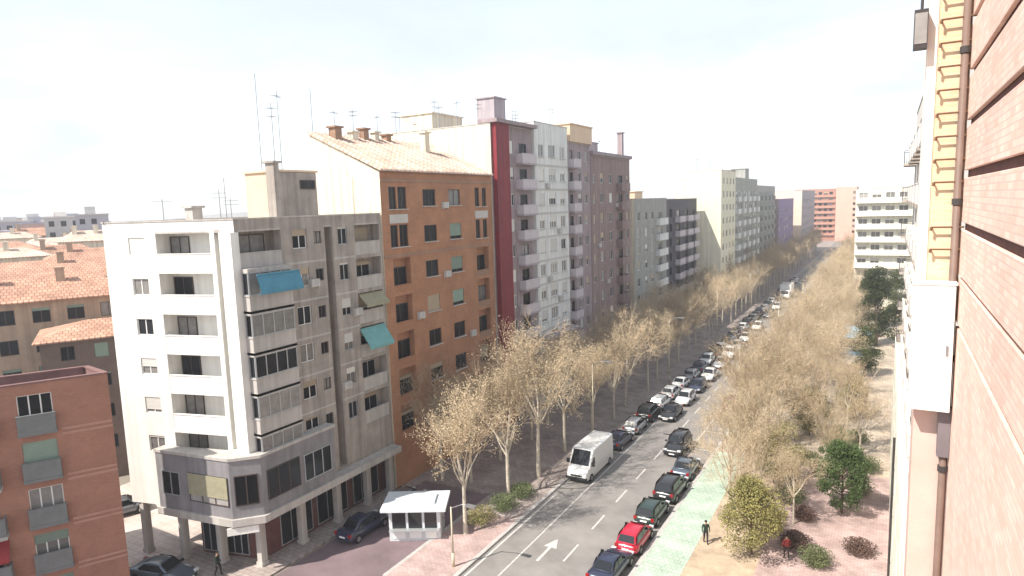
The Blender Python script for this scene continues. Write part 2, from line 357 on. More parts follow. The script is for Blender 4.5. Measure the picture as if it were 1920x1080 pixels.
slab('pavement', [(-6.8, -10), (6, -10), (6, 62), (-6.8, 62)], 0, 0.134, M_PAVEP)
slab('pavement', [(-7.6, 62), (6, 62), (6, 425), (-7.6, 425)], 0, 0.133, M_PAVET)
def kerb(x0, x1, y0, y1): mb = MB(); mb.box(x0, x1, y0, y1, 0, 0.14); return struct(build(mb, 'kerb', M_KERB))
kerb(-24.3, -24.0, 30.6, 425); kerb(-14.0, -13.7, -10, 425); kerb(-28.6, -28.3, 30.6, 41.2)
# painted markings: parts of the road
dash = MB(); dash.box(-0.07, 0.07, -1.25, 1.25, 0, 0.004); dashm = dash.mesh('lane_dash', M_PAINT)
for y in range(14, 250, 5): link('lane_dash', dashm, road, (-18.6, y, 0.008))
def marking(name, x0, x1, y0, y1): mb = MB(); mb.box(x0, x1, y0, y1, 0.012, 0.016); return build(mb, name, M_PAINT, road)
marking('edge_line', -21.75, -21.63, 10, 300); marking('edge_line', -16.25, -16.13, 10, 300)
marking('edge_line', -23.75, -23.6, 10, 47)
for i in range(14): marking('parking_tick', -16.1, -14.2, 24.2 + i*5.4, 24.32 + i*5.4)
ar = MB()
def arrow(y):
    mb = MB()
    mb.box(-20.35, -20.15, y - 1.6, y + 0.4, 0.012, 0.016)
    mb.prism([(-20.75, y + 0.4), (-19.75, y + 0.4), (-20.25, y + 1.7)], 0.012, 0.016); build(mb, 'lane_arrow', M_PAINT, road)
arrow(38.6); arrow(72.0); arrow(30.0)
# low black separators along the cycle strip
# ================================================================== white corner block
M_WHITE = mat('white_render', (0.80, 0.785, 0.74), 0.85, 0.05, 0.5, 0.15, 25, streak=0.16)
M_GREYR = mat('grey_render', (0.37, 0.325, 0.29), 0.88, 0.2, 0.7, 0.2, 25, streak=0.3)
M_GREYL = mat('pale_grey_panel', (0.47, 0.44, 0.41), 0.8, 0.1, 0.7, streak=0.22)
M_DGREY = mat('dark_grey_panel', (0.235, 0.225, 0.235), 0.75, 0.15, 0.8, streak=0.22)
M_MAROON = mat('maroon_tile', (0.12, 0.05, 0.045), 0.6, 0.2, 2)
M_TEAL = mat('teal_awning', (0.16, 0.36, 0.36), 0.8, 0.12, 2)
M_BLUE = mat('blue_awning', (0.07, 0.23, 0.33), 0.75, 0.12, 2)
M_OLIVE = mat('olive_blind', (0.30, 0.28, 0.19), 0.7, 0.12, 2)
A0 = (-46.7, 24.6); A1 = (-36.5, 27.3); A2 = (-36.5, 41.3); A3 = (-46.7, 41.3)
b1 = thing('apartment_block', 'white corner apartment block with recessed balconies over dark pilotis', 'building', (-36.5, 27.3, 0))
FL1 = [7.05, 9.83, 12.6, 15.37, 18.15, 20.92]; FH1 = 2.77
mb = MB()
facade(b1, mb, A0, A1, 4.05, 24.1, FL1, [
    dict(u=2.75, w=1.35, k='W', h=1.15, s=1.0, sh=M_SHW), dict(u=6.5, w=4.3, k='L', dep=1.25, do=-1.3, dw=1.55, mp=M_WHITE, ph=1.0, sh=None, fr=M_FRD)],
    FH1, M_FRW, M_SHW, extra=[(9.0, 9.5, 8.6, 23.5, 1.0)], curt=0.5)
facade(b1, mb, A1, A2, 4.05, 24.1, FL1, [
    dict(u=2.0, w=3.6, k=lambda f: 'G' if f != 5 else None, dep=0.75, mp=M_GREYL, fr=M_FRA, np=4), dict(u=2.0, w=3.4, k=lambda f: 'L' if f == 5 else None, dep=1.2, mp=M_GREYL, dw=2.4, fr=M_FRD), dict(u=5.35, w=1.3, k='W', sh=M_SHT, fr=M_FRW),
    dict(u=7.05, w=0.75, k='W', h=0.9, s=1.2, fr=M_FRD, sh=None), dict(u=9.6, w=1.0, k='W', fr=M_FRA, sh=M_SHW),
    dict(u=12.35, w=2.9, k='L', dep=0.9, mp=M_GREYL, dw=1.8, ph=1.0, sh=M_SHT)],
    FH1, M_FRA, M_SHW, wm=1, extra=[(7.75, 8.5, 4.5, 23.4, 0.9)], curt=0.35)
facade(b1, mb, A2, A3, 4.05, 24.1, [], [], FH1); facade(b1, mb, A3, A0, 4.05, 24.1, [], [], FH1)
q = rel(b1, [A0, A1, A2, A3]); mb.face([(p[0], p[1], 4.05) for p in reversed(q)], 1)
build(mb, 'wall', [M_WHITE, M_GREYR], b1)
flat_roof(b1, [A0, A1, A2, A3], 24.1, None, M_GREYL)
# white corner pier catching the sun, and dark recessed strip
mc = MB(); mc.box(-1.15, 0.05, -0.32, 0.28, 8.5, 23.3); build(mc, 'corner_pier', M_WHITE, b1, (0, 0, 0), math.atan2(2.7, 10.2) * 0.0)
# floor bands on the shaded street front
for z in FL1[1:]: band(b1, A1, A2, z - 0.14, z + 0.02, 0.035, M_GREYL, 'floor_band', 3.95, 7.7)
for z in FL1[1:]: band(b1, A1, A2, z - 0.14, z + 0.02, 0.035, M_GREYL, 'floor_band', 8.55, 10.85)
# awnings
def awning(root, p0, p1, uc, w, z, drop, out, m):
    R0 = Vector((root.location.x, root.location.y)); a = Vector(p0) - R0; d = (Vector(p1) - Vector(p0)).normalized(); n = Vector((d.y, -d.x)); ang = math.atan2(d.y, d.x)
    mb = MB(); t = 0.02; pr = [(0.0, z), (-out, z - drop), (-out, z - drop - 0.22)]
    for (y0, z0), (y1, z1) in zip(pr[:-1], pr[1:]):
        mb.face([(-w/2, y1, z1), (w/2, y1, z1), (w/2, y0, z0), (-w/2, y0, z0)]); mb.face([(-w/2, y1 + t, z1 - t), (-w/2, y0 + t, z0 - t), (w/2, y0 + t, z0 - t), (w/2, y1 + t, z1 - t)])
    mb.box(-w/2, w/2, -0.06, -0.004, z - 0.02, z + 0.08)
    for s in (-w/2 + 0.05, w/2 - 0.05): mb.tube((s, -0.02, z - drop - 0.3), (s, -out + 0.02, z - drop - 0.05), 0.02, 0.02, 4)
    o = build(mb, 'awning', m, root, (a.x + d.x*uc + n.x*0.0, a.y + d.y*uc, 0), ang); return o
aw = awning(b1, A1, A2, 12.35, 2.9, FL1[2] + 2.3, 1.35, 1.0, M_TEAL)
aw2 = awning(b1, (A1[0] + 0.75, A1[1]), (A2[0] + 0.75, A2[1]), 2.0, 3.5, FL1[4] + 2.35, 1.0, 0.35, M_BLUE); aw2.location.x += 0.78
aw3 = awning(b1, A1, A2, 12.35, 2.7, FL1[3] + 2.3, 0.7, 0.8, M_OLIVE)
def aircon(root, x, y, z, rz=0.0):
    k = ('ac',)
    if k not in CACHE:
        m = MB(); m.box(-0.4, 0.4, -0.34, -0.03, 0, 0.55); m.box(-0.35, -0.3, -0.3, 0.0, -0.1, -0.003); m.box(0.3, 0.35, -0.3, 0.0, -0.1, -0.003); m.tube((0.1, -0.345, 0.275), (0.1, -0.352, 0.275), 0.22, 0.22, 12, 1); CACHE[k] = m.mesh('air_conditioner', [M_STONE, M_FRA])
    return link('air_conditioner', CACHE[k], root, (x - root.location.x, y - root.location.y, z), rz)
for (y, z) in ((33.6, 19.0), (37.9, 16.2), (36.2, 10.6)): aircon(b1, -36.5, y, z, math.pi/2)
# first-floor dark podium wrapping the corner
pod = [(-43.4, 24.7), (-37.0, 25.75), (-35.65, 27.2), (-35.65, 33.8), (-36.49, 33.8), (-36.49, 27.33), (-43.4, 25.45)]
pm = MB(); pm.prism(rel(b1, pod), 4.1, 8.35, 0); build(pm, 'podium', M_DGREY, b1)
pm = MB(); pp = [(-43.5, 24.55), (-36.9, 25.6), (-35.45, 27.1), (-35.45, 41.2), (-36.48, 41.2), (-36.48, 27.35), (-43.5, 25.4)]
pm.prism(rel(b1, pp), 3.85, 4.35, 0); build(pm, 'canopy', M_GREYL, b1)
pm = MB(); pm.prism(rel(b1, [(-43.45, 24.62), (-36.95, 25.68), (-35.55, 27.15), (-35.55, 33.9), (-36.48, 33.9), (-36.48, 27.34), (-43.45, 25.43)]), 8.352, 8.55, 0); build(pm, 'coping', M_GREYL, b1)
def onface(p0, p1, uc, z, w, h, st, fr, sh=None, frac=0, out=0.03, curt=0.2):
    R0 = Vector((b1.location.x, b1.location.y)); a = Vector(p0) - R0; d = (Vector(p1) - Vector(p0)).normalized(); n = Vector((d.y, -d.x))
    return window(b1, (a.x + d.x*uc + n.x*out, a.y + d.y*uc + n.y*out, z), math.atan2(d.y, d.x), w, h, st, fr, sh, frac, None, curt)
onface(pod[0], pod[1], 1.3, 5.4, 1.6, 1.7, '2', M_FRA); onface(pod[0], pod[1], 4.6, 5.2, 3.4, 2.0, '3', M_FRD, M_OLIVE, 0.72)
onface(pod[1], pod[2], 1.0, 5.2, 1.5, 2.1, '2', M_FRD); onface(pod[2], pod[3], 1.8, 5.2, 2.8, 2.1, '3', M_FRD); onface(pod[2], pod[3], 4.9, 5.2, 2.6, 2.0, '3', M_FRA)
# ground floor: recessed dark shopfronts and pale columns
gf = MB(); gfp = [(-42.4, 26.9), (-38.3, 28.0), (-37.5, 28.9), (-37.5, 41.2), (-46.4, 41.2), (-46.4, 33.5), (-42.4, 33.5)]
gf.prism(rel(b1, gfp), 0.12, 4.04, 0); build(gf, 'shop_wall', M_MAROON, b1)
for (p0, p1, uc, w) in ((gfp[0], gfp[1], 1.1, 1.8), (gfp[0], gfp[1], 3.1, 1.8), (gfp[2], gfp[3], 2.4, 3.0), (gfp[2], gfp[3], 6.0, 3.2), (gfp[2], gfp[3], 9.8, 3.0), (gfp[6], gfp[0], 4.2, 3.2)):
    onface(p0, p1, uc, 0.35, w, 2.7, '3', M_FRA, out=0.05, curt=0.1)
for (k_, uc, w_, m_) in ((2, 2.4, 3.1, M_DGREY), (2, 6.0, 3.3, M_OLIVE), (2, 9.8, 3.1, M_BLUE), (0, 2.1, 3.6, M_GREYL)):
    a_ = Vector(gfp[k_]); d_ = (Vector(gfp[k_ + 1]) - a_).normalized(); n_ = Vector((d_.y, -d_.x)); m = MB(); m.obox(a_ - Vector((-36.5, 27.3)), d_, n_, uc - w_/2, uc + w_/2, 0.004, 0.16, 3.12, 3.7); build(m, 'shop_fascia', m_, b1)
for (x, y) in ((-46.1, 25.1), (-42.9, 25.9), (-39.9, 26.75), (-37.0, 27.75), (-36.8, 31.2), (-36.8, 34.8), (-36.8, 38.2), (-36.8, 41.0)):
    m = MB(); m.box(-0.24, 0.24, -0.24, 0.24, 0.13, 4.04); m.box(-0.3, 0.3, -0.3, 0.3, 0.131, 0.4)
    build(m, 'column', M_GREYL, b1, (x + 36.5, y - 27.3, 0))
m = MB(); m.box(-1.0, 1.0, -0.06, 0.06, 0, 0.5); build(m, 'shop_sign', M_WHITE, b1, (-36.6 + 36.5, 26.15 - 27.3, 3.25), 0.8)
# roof housing and masts
M_PEACH = mat('peach_render', (0.66, 0.50, 0.36), 0.85, 0.08, 0.8)
rh = roof_block(b1, -43.2, -39.5, 33.7, 37.4, 23.3, 27.5, M_PEACH)
m = MB(); m.box(-39.52 + 36.5, -39.40 + 36.5, 33.75 - 27.3, 37.35 - 27.3, 23.5, 27.45); build(m, 'cladding', M_GREYR, b1)
window(b1, (-39.38 + 36.5, 36.4 - 27.3, 26.2), math.pi/2, 1.5, 0.7, '2', M_FRD, curt=0)
roof_block(b1, -40.2, -39.3, 33.2, 33.68, 23.3, 28.1, M_GREYR, 'chimney')
roof_block(b1, -45.5, -44.6, 30.0, 30.8, 23.3, 25.0, M_GREYL, 'chimney')
for (x, y, h, k) in ((-43.0, 35.2, 7.6, 2), (-42.2, 36.5, 6.4, 0), (-41.2, 35.0, 5.2, 1), (-44.8, 33.0, 3.4, 0), (-43.6, 31.6, 2.4, 1), (-45.8, 28.5, 1.8, 0), (-41.0, 30.6, 1.7, 1)):
    antenna(b1, x, y, 27.6 if h > 5 else 23.3, h - (0 if h > 5 else -0.6), k)

# ================================================================== orange brick block
M_ORB = brickmat('orange_brick', (0.36, 0.155, 0.075), (0.42, 0.19, 0.10), (0.34, 0.21, 0.14), axes='YZ', big=0.18)
M_TANB = brickmat('brown_brick', (0.30, 0.175, 0.11), (0.34, 0.20, 0.13), (0.30, 0.2, 0.15), axes='YZ', big=0.15)
M_CREAM = mat('cream_render', (0.78, 0.70, 0.56), 0.88, 0.06, 0.5, 0.15, streak=0.28)
B0 = (-36.5, 41.5); B1_ = (-36.5, 58.9); B2_ = (-44.3, 58.9); B3_ = (-44.3, 41.5)
b2 = thing('apartment_block', 'orange brick apartment block with dark window pairs between white block and red stripe', 'building', (-36.5, 41.5, 0))
FL2 = [4.3 + 3.24*i for i in range(7)]
mb = MB()
cols2 = [dict(u=2.75, w=1.15, k=lambda f: 'W' if f > 4 else None, h=1.9, s=0.7, fr=M_FRD, shp=0), dict(u=1.15 + 0.45 - 0.1, w=0.95, k=lambda f: 'W' if f > 4 else None, h=1.9, s=0.7, fr=M_FRD, shp=0),
         dict(u=2.3, w=2.3, k=lambda f: 'L' if f <= 4 else None, dep=0.6, mp=M_ORB, dw=2.2, ph=0.6, fr=M_FRD, shp=0.2),
         dict(u=6.6, w=1.9, k='W', h=1.5, s=0.9, sh=M_SHT, shp=0.5, st='2', fr=M_FRD), dict(u=10.6, w=1.9, k='W', h=1.5, s=0.9, sh=M_SHG, shp=0.6, st='2', fr=M_FRD),
         dict(u=14.6, w=0.8, k=lambda f: 'W' if f > 4 else None, h=1.9, s=0.7, fr=M_FRD, shp=0), dict(u=15.95, w=0.8, k=lambda f: 'W' if f > 4 else None, h=1.9, s=0.7, fr=M_FRD, shp=0),
         dict(u=15.3, w=2.3, k=lambda f: 'L' if f <= 4 else None, dep=0.6, mp=M_TANB, dw=2.2, ph=0.6, fr=M_FRD, shp=0.2)]
facade(b2, mb, B0, B1_, 0, 27.6, FL2, cols2, 3.24, M_FRA, M_SHT, wm=0, sillm=M_STONE, curt=0.15)
for (a, b) in ((B1_, B2_), (B2_, B3_)): facade(b2, mb, a, b, 0, 27.6, [], [], 3, wm=1)
facade(b2, mb, B3_, B0, 0, 27.6, [], [], 3, wm=1)
# gable ends up to the tiled roof
for (Y, rev) in ((0.0, False), (17.4, True)):
    pts = [(0, Y, 27.6), (-1.2, Y, 27.6), (-7.6, Y, 31.0), (-15.5, Y, 27.6)]
    pts = [(-7.8, Y, 27.6), (0, Y, 27.6), (-0.9, Y, 28.0), (-7.8, Y, 31.2)]
    mb.face(pts if not rev else list(reversed(pts)), 1)
mb.face([(-7.8, 17.4, 27.6), (-7.8, 0, 27.6), (-7.8, 0, 31.2), (-7.8, 17.4, 31.2)], 1)
build(mb, 'wall', [M_ORB, M_CREAM], b2)
m = MB(); m.box(-0.22, 0.0, 0, 0, 0, 0)
m = MB()
e = 0.25
m.face([(0.35, -e, 27.72), (0.35, 17.4, 27.72), (-7.8, 17.4, 31.38), (-7.8, -e, 31.38)]); m.face([(-7.8, -e, 31.38), (-7.8, 17.4, 31.38), (-7.8, 17.4, 31.24), (-7.8, -e, 31.24)])
m.face([(0.35, 17.4, 27.6), (0.35, -e, 27.6), (-7.8, -e, 31.24), (-7.8, 17.4, 31.24)]); m.face([(0.35, -e, 27.6), (0.35, 17.4, 27.6), (0.35, 17.4, 27.72), (0.35, -e, 27.72)])
m.face([(0.35, -e, 27.6), (0.35, -e, 27.72), (-7.8, -e, 31.38), (-7.8, -e, 31.24)])
rf2 = build(m, 'roof', M_TILEP, b2)
rolls = MB()
for i in range(44):
    y = -0.1 + i*0.4
    rolls.tube((0.36, y, 27.75), (-7.8, y, 31.41), 0.07, 0.07, 5, cap=False)
ro = build(rolls, 'tile_rolls', M_TILEP, b2); ro['kind'] = 'stuff'
for i, (x, y, w, h) in enumerate(((-43.2, 43.6, 0.8, 1.5), (-43.6, 46.2, 0.7, 1.2), (-43.8, 47.9, 0.7, 1.9), (-43.9, 49.6, 0.6, 1.6), (-44.0, 51.4, 0.7, 1.4), (-41.6, 54.5, 0.7, 1.9))):
    roof_block(b2, x - w/2, x + w/2, y - w/2, y + w/2, 29.2, 30.9 + h*0.6, M_CREAM if i % 2 else M_TANB, 'chimney')
for (x, y, h, k) in ((-44.2, 41.9, 4.2, 2), (-44.2, 44.6, 2.6, 0), (-44.2, 47.0, 3.0, 1), (-44.4, 50.6, 2.8, 0), (-44.2, 53.2, 3.6, 1), (-44.3, 56.4, 2.6, 0)): antenna(b2, x, y, 30.9, h, k)
for z in (FL2[5] - 0.15, FL2[6] + 3.0): band(b2, B0, B1_, z, z + 0.25, 0.06, M_TANB, 'cornice')
for u in (2.15, 15.3): band(b2, B0, B1_, FL2[6] - 0.5, FL2[6] + 0.25, 0.05, M_STONE, 'spandrel', u - 1.2, u + 1.2)

# ================================================================== tall row beyond: red stripe, white, purple, brown
M_RED = mat('red_tile', (0.21, 0.022, 0.03), 0.6, 0.15, 1.0, streak=0.22)
M_MAUVE = mat('mauve_render', (0.34, 0.275, 0.285), 0.85, 0.12, 0.7, 0.15, streak=0.28)
M_PLIL = mat('pale_lilac_parapet', (0.52, 0.47, 0.49), 0.8, 0.08)
M_LILAC = mat('lilac_render', (0.40, 0.35, 0.375), 0.85, 0.1, 0.7, streak=0.22)
M_OFFW = mat('offwhite_render', (0.72, 0.72, 0.70), 0.85, 0.06, 0.6, streak=0.22)
M_BROWN = mat('brown_render', (0.29, 0.21, 0.20), 0.88, 0.12, 0.8, 0.15, streak=0.28)
def block(label, x0, x1, y0, y1, zt, floors, fh, cols, mfront, mside, side_cols=(), fr=None, sh=None, sillm=None, curt=0.3, shp=0.6, roof=True, side_floors=None):
    p = [(x1, y0), (x1, y1), (x0, y1), (x0, y0)]
    r = thing('apartment_block', label, 'building', (x1, y0, 0)); mb = MB()
    facade(r, mb, p[0], p[1], 0, zt, floors, cols, fh, fr, sh, 0, sillm, curt=curt, shp=shp)
    facade(r, mb, p[1], p[2], 0, zt, [], [], fh, wm=1); facade(r, mb, p[2], p[3], 0, zt, [], [], fh, wm=1)
    facade(r, mb, p[3], p[0], 0, zt, side_floors or floors, list(side_cols), fh, fr, sh, 1, sillm, curt=curt, shp=shp)
    build(mb, 'wall', [mfront, mside], r)
    if roof: flat_roof(r, p, zt)
    return r
FL3 = [3.4 + 2.86*i for i in range(10)]
b3 = block('mauve grey apartment block with a tall dark red stripe down its near edge', -52, -36.5, 59.1, 68.1, 33.0, FL3, 2.86,
    [dict(u=4.2, w=0.9, k='W', h=1.4, fr=M_FRW, sh=M_SHW), dict(u=6.9, w=1.7, k='D', bw=3.4, dep=0.9, rk='solid', mr=M_PLIL, ms=M_LILAC, fr=M_FRD, shp=0.3)],
    M_MAUVE, M_CREAM, curt=0.2)
m = MB(); m.box(0.003, 0.55, 0.25, 2.95, 0, 33.4); build(m, 'red_pilaster', M_RED, b3)
m = MB(); m.box(-1.5, 0.9, -0.1, 9.0, 33.12, 33.5); build(m, 'roof_canopy', M_MAUVE, b3)
roof_block(b3, -41.5, -39.2, 64.5, 67.0, 32.2, 36.6, M_LILAC); roof_block(b3, -49.5, -45.0, 60.5, 66.5, 32.2, 35.0, M_CREAM)
for (x, y, h, k) in ((-44, 60.5, 3.4, 0), (-46, 62.4, 4.6, 1), (-42.6, 62.0, 4.0, 0), (-48.5, 60.6, 2.8, 1), (-50.5, 61.5, 3.0, 0), (-39.4, 61.3, 3.4, 1)): antenna(b3, x, y, 32.3, h, k)
b4 = block('off-white apartment block with pale blinds between two mauve facades', -50, -36.2, 68.3, 77.3, 34.0, FL3, 2.86,
    [dict(u=1.6, w=1.4, k='W', h=1.4, sh=M_SHW, shp=0.9), dict(u=4.5, w=1.9, k='W', h=1.5, sh=M_SHW, shp=0.9, st='3'), dict(u=7.4, w=1.4, k='W', h=1.4, sh=M_SHW, shp=0.9)],
    M_OFFW, M_OFFW, fr=M_FRW, sh=M_SHW, sillm=M_STONE, curt=0.9)
for i, z in enumerate(FL3): band(b4, (-36.2, 68.3), (-36.2, 77.3), z - 0.2, z + 0.05, 0.05, M_STONE, 'floor_band')
m = MB(); m.box(0.003, 1.5, 0.1, 8.9, 8.2, 8.5); build(m, 'canopy', M_LILAC, b4)
for (x, y, h, k) in ((-40, 70, 2.6, 0), (-41, 72.5, 3.0, 1), (-39, 75, 2.4, 0), (-43, 76, 3.0, 1)): antenna(b4, x, y, 33.3, h, k)
b5 = block('mauve apartment block topped by a peach overhanging attic', -50, -36.5, 77.5, 85.3, 32.3, FL3, 2.86,
    [dict(u=1.5, w=1.1, k='D', bw=2.3, dep=1.0, rk='solid', mr=M_PLIL, ms=M_LILAC, fr=M_FRD, shp=0.2), dict(u=4.2, w=1.0, k='W', h=1.3, sh=M_SHW), dict(u=6.4, w=1.0, k='W', h=1.3, sh=M_SHT)],
    M_MAUVE, M_LILAC, curt=0.2)
roof_block(b5, -47, -36.1, 78.0, 85.2, 32.42, 34.6, M_PEACH, 'attic'); antenna(b5, -40, 80, 34.8, 2.4, 0); antenna(b5, -41, 83, 34.8, 2.8, 1)
b6 = block('brown rendered apartment block with tall roof mast beyond the attic', -50, -36.5, 85.5, 101.3, 31.0, FL3[:9], 2.86,
    [dict(u=1.2, w=0.8, k='W', h=1.2, sh=M_SHT), dict(u=4.0, w=1.2, k='W', h=1.4, sh=M_SHT), dict(u=7.5, w=1.2, k='W', h=1.4, sh=M_SHW), dict(u=11.6, w=1.7, k='D', bw=3.6, dep=1.0, rk='solid', mr=M_BROWN, ms=M_BROWN, fr=M_FRD, shp=0.2), dict(u=14.6, w=1.0, k='W', h=1.3, sh=M_SHT)],
    M_BROWN, M_LILAC, curt=0.25)
m = MB(); m.box(-1.0, 0.45, -0.1, 15.9, 31.12, 31.6); build(m, 'eave', M_MAUVE, b6)
roof_block(b6, -41, -38.5, 90, 93, 30.2, 33.2, M_LILAC); roof_block(b6, -37.9, -37.1, 99.6, 100.4, 30.2, 35.2, M_MAUVE, 'chimney'); antenna(b6, -39, 95, 30.4, 3.6, 0); antenna(b6, -40, 88, 30.4, 3.2, 1)
M_GGREY = mat('greenish_grey_render', (0.36, 0.36, 0.335), 0.88, 0.12, 0.8, streak=0.28)
FL7 = [3.4 + 2.8*i for i in range(7)]
b7 = block('low grey apartment block past the brown block', -50, -36.5, 103.5, 121.4, 24.8, FL7, 2.8,
    [dict(u=2.2, w=1.4, k='W', h=1.4, sh=M_SHT), dict(u=6, w=1.4, k='W', h=1.4, sh=M_SHW), dict(u=9.6, w=1.4, k='W', h=1.4, sh=M_SHT), dict(u=14.0, w=2.2, k='D', bw=5.2, dep=0.8, rk='solid', mr=M_OFFW, ms=M_OFFW, st='3')],
    M_GGREY, M_CREAM, curt=0.5)
roof_block(b7, -41, -38, 108, 112, 24.0, 26.0, M_PEACH)
M_VDARK = mat('slate_panel', (0.075, 0.07, 0.085), 0.7, 0.15, 1)
b8 = block('dark slate apartment block with mauve balconies, lower end of the row', -50, -36.3, 121.6, 142.8, 24.6, FL7, 2.8,
    [dict(u=2.0, w=1.8, k='L', mp=M_VDARK, dw=1.2, fr=M_FRD, shp=0.1), dict(u=7, w=2.2, k='D', bw=4.0, dep=1.0, rk='solid', mr=M_PLIL, ms=M_LILAC, fr=M_FRD, shp=0.1), dict(u=13, w=2.2, k='D', bw=4.0, dep=1.0, rk='solid', mr=M_PLIL, ms=M_LILAC, fr=M_FRD, shp=0.1), dict(u=18.2, w=2.2, k='D', bw=4.0, dep=1.0, rk='solid', mr=M_PLIL, ms=M_LILAC, fr=M_FRD, shp=0.1)],
    M_VDARK, M_MAUVE, curt=0.1)
FL9 = [3.4 + 2.9*i for i in range(9)]
M_CREAM2 = mat('yellow_cream_render', (0.74, 0.70, 0.55), 0.88, 0.06, 0.5, streak=0.16)
b9 = block('tall cream apartment tower standing forward with blank sunny end wall', -38.5, -31.6, 145, 160, 30.5, FL9, 2.9,
    [dict(u=2.5 + 3.4*i, w=1.5, k='W', h=1.4, sh=M_SHT) for i in range(4)], M_CREAM2, M_CREAM2, curt=0.4)
for i in range(3): antenna(b9, -37.5 + i*2, 148 + i*3, 30, 3.5, i % 2)
b10 = block('grey green apartment block with tight window columns beyond the cream tower', -46, -31.8, 160.3, 190, 29.2, FL9[:8], 2.9,
    [dict(u=2 + 3.25*i, w=1.5, k='W' if i % 2 else 'D', bw=2.6, rk='solid', mr=M_OFFW, ms=M_OFFW, h=1.5 if i % 2 else 2.1, sh=M_SHW) for i in range(9)], M_GGREY, M_CREAM2, curt=0.4)
roof_block(b10, -38, -34, 166, 172, 28.4, 31.2, M_GREYL); roof_block(b10, -37, -33.5, 182, 187, 28.4, 32, M_GGREY)
b11 = block('olive grey apartment block before the purple facade', -46, -31.8, 190.3, 222, 27.6, FL9[:8], 2.9,
    [dict(u=2.4 + 3.4*i, w=1.6, k='D' if i % 2 else 'W', bw=2.6, rk='solid', mr=M_GGREY, ms=M_GGREY, h=2.1 if i % 2 else 1.4, sh=M_SHG) for i in range(9)], M_CONC, M_CREAM, curt=0.4)
M_PURP = mat('purple_render', (0.26, 0.19, 0.33), 0.88, 0.12, 1)
b12 = block('far purple apartment block on the left side of the avenue', -46, -31.0, 225, 262, 23.6, FL9[:6], 2.9, [dict(u=3 + 3.9*i, w=1.7, k='W', h=1.4, sh=M_SHW) for i in range(9)], M_PURP, M_MAUVE, curt=0.4)
b13 = block('far pale pink apartment block past the purple one', -46, -29.0, 270, 318, 26.4, FL9[:7], 2.9, [dict(u=3 + 4.2*i, w=1.9, k='W', h=1.4, sh=M_SHT) for i in range(11)], M_LILAC, mat('pink_cream', (0.70, 0.56, 0.47), 0.88, 0.08), side_cols=[dict(u=3 + 3.4*i, w=1.6, k='W', h=1.4, sh=M_SHW) for i in range(4)], curt=0.4)
M_ORFAR = brickmat('far_orange_brick', (0.40, 0.17, 0.115), (0.45, 0.20, 0.14), (0.4, 0.25, 0.2), axes='XZ', big=0.1)
M_PKFAR = mat('far_pink_render', (0.68, 0.42, 0.33), 0.88, 0.08, 0.4)
b14 = block('far orange brick apartment block with floor bands closing the avenue', -45, -25.0, 385, 400, 27.6, FL9[:8], 2.95, [], M_ORFAR, M_ORFAR, side_cols=[dict(u=2.2 + 2.6*i, w=1.6, k='W', h=1.4, shp=0.5, sh=M_SHT, fr=M_FRD) for i in range(7)])
for z in FL9[:8]: band(b14, (-45, 385), (-25, 385), z - 0.35, z + 0.5, 0.9, mat('far_brick_parapet', (0.48, 0.27, 0.2), 0.9, 0.1), 'balcony')
b15 = block('far plain salmon apartment block closing the avenue beside the orange one', -24.8, -15.0, 383, 400, 28.2, FL9[:8], 2.95, [], M_ORFAR, M_PKFAR, side_cols=[dict(u=8.6, w=1.2, k='W', h=1.4, fr=M_FRD, shp=0)])

# ================================================================== near pink panelled building at the right
M_PINK = brickmat('pink_brick', (0.74, 0.48, 0.39), (0.82, 0.59, 0.50), (0.62, 0.46, 0.40), axes='YZ', bw=0.26, bh=0.0714, msize=0.008, big=0.14)
M_JOINT = mat('dark_joint', (0.11, 0.055, 0.05), 0.9, 0.2, 3)
M_PIER = brickmat('tan_brick', (0.62, 0.46, 0.30), (0.68, 0.52, 0.35), (0.6, 0.5, 0.38), axes='XZ', bw=0.24, bh=0.06, msize=0.008, big=0.08)
M_PIERP = mat('pink_pier_render', (0.56, 0.40, 0.35), 0.9, 0.08, 2, 0.2)
M_CABW = mat('white_enamel', (0.82, 0.82, 0.80), 0.4, 0.03, 2)
near = thing('brick_building', 'pink brick wall with dark horizontal joints at the right edge', 'building', (0.9, 11.4, 0))
m = MB(); m.box(0.05, 9, -17, 0.02, 0, 32); build(m, 'backing_wall', M_JOINT, near)
m = MB(); m.box(0.0, 0.048, -17, -0.02, 0, 22.53); build(m, 'wall', M_PINK, near)
zs = [22.58, 23.27, 24.0, 24.73, 25.43, 26.12, 26.83, 27.54, 28.25, 28.96, 29.67]
for i in range(len(zs) - 1):
    gap = 0.11 if i > 1 else 0.05
    m = MB(); z0 = zs[i] + gap/2; z1 = zs[i+1] - (0.11 if i >= 1 else 0.05)/2
    m.box(-0.002, 0.047, -17, -0.02, z0, z1); o = build(m, 'wall_panel', M_PINK, near)
    bv = o.modifiers.new('bevel', 'BEVEL'); bv.width = 0.008; bv.segments = 2
pier = MB(); pier.box(-0.49, 0.0, 0.0, 0.8, 21.8, 31.0, 0); pier.box(-0.47, 0.0, 0.01, 0.8, 0, 21.8, 1); pier.box(-0.52, -0.40, -0.015, 0.8, 23.2, 31.0, 2)
build(pier, 'pier', [M_PIER, M_PIERP, mat('white_quoin', (0.76, 0.70, 0.64), 0.85, 0.06)], near)
pipe = MB(); pipe.tube((-0.07, -0.075, 0), (-0.07, -0.075, 31), 0.052, 0.052, 12); build(pipe, 'downpipe', mat('brown_pipe', (0.17, 0.115, 0.095), 0.55, 0.15, 3), near, smooth=True)
for z in (20.3, 22.0, 24.3, 26.4):
    m = MB(); m.tube((-0.07, -0.075, z), (-0.07, -0.075, z + 0.09), 0.068, 0.068, 12); build(m, 'pipe_collar', M_DMETAL, near)
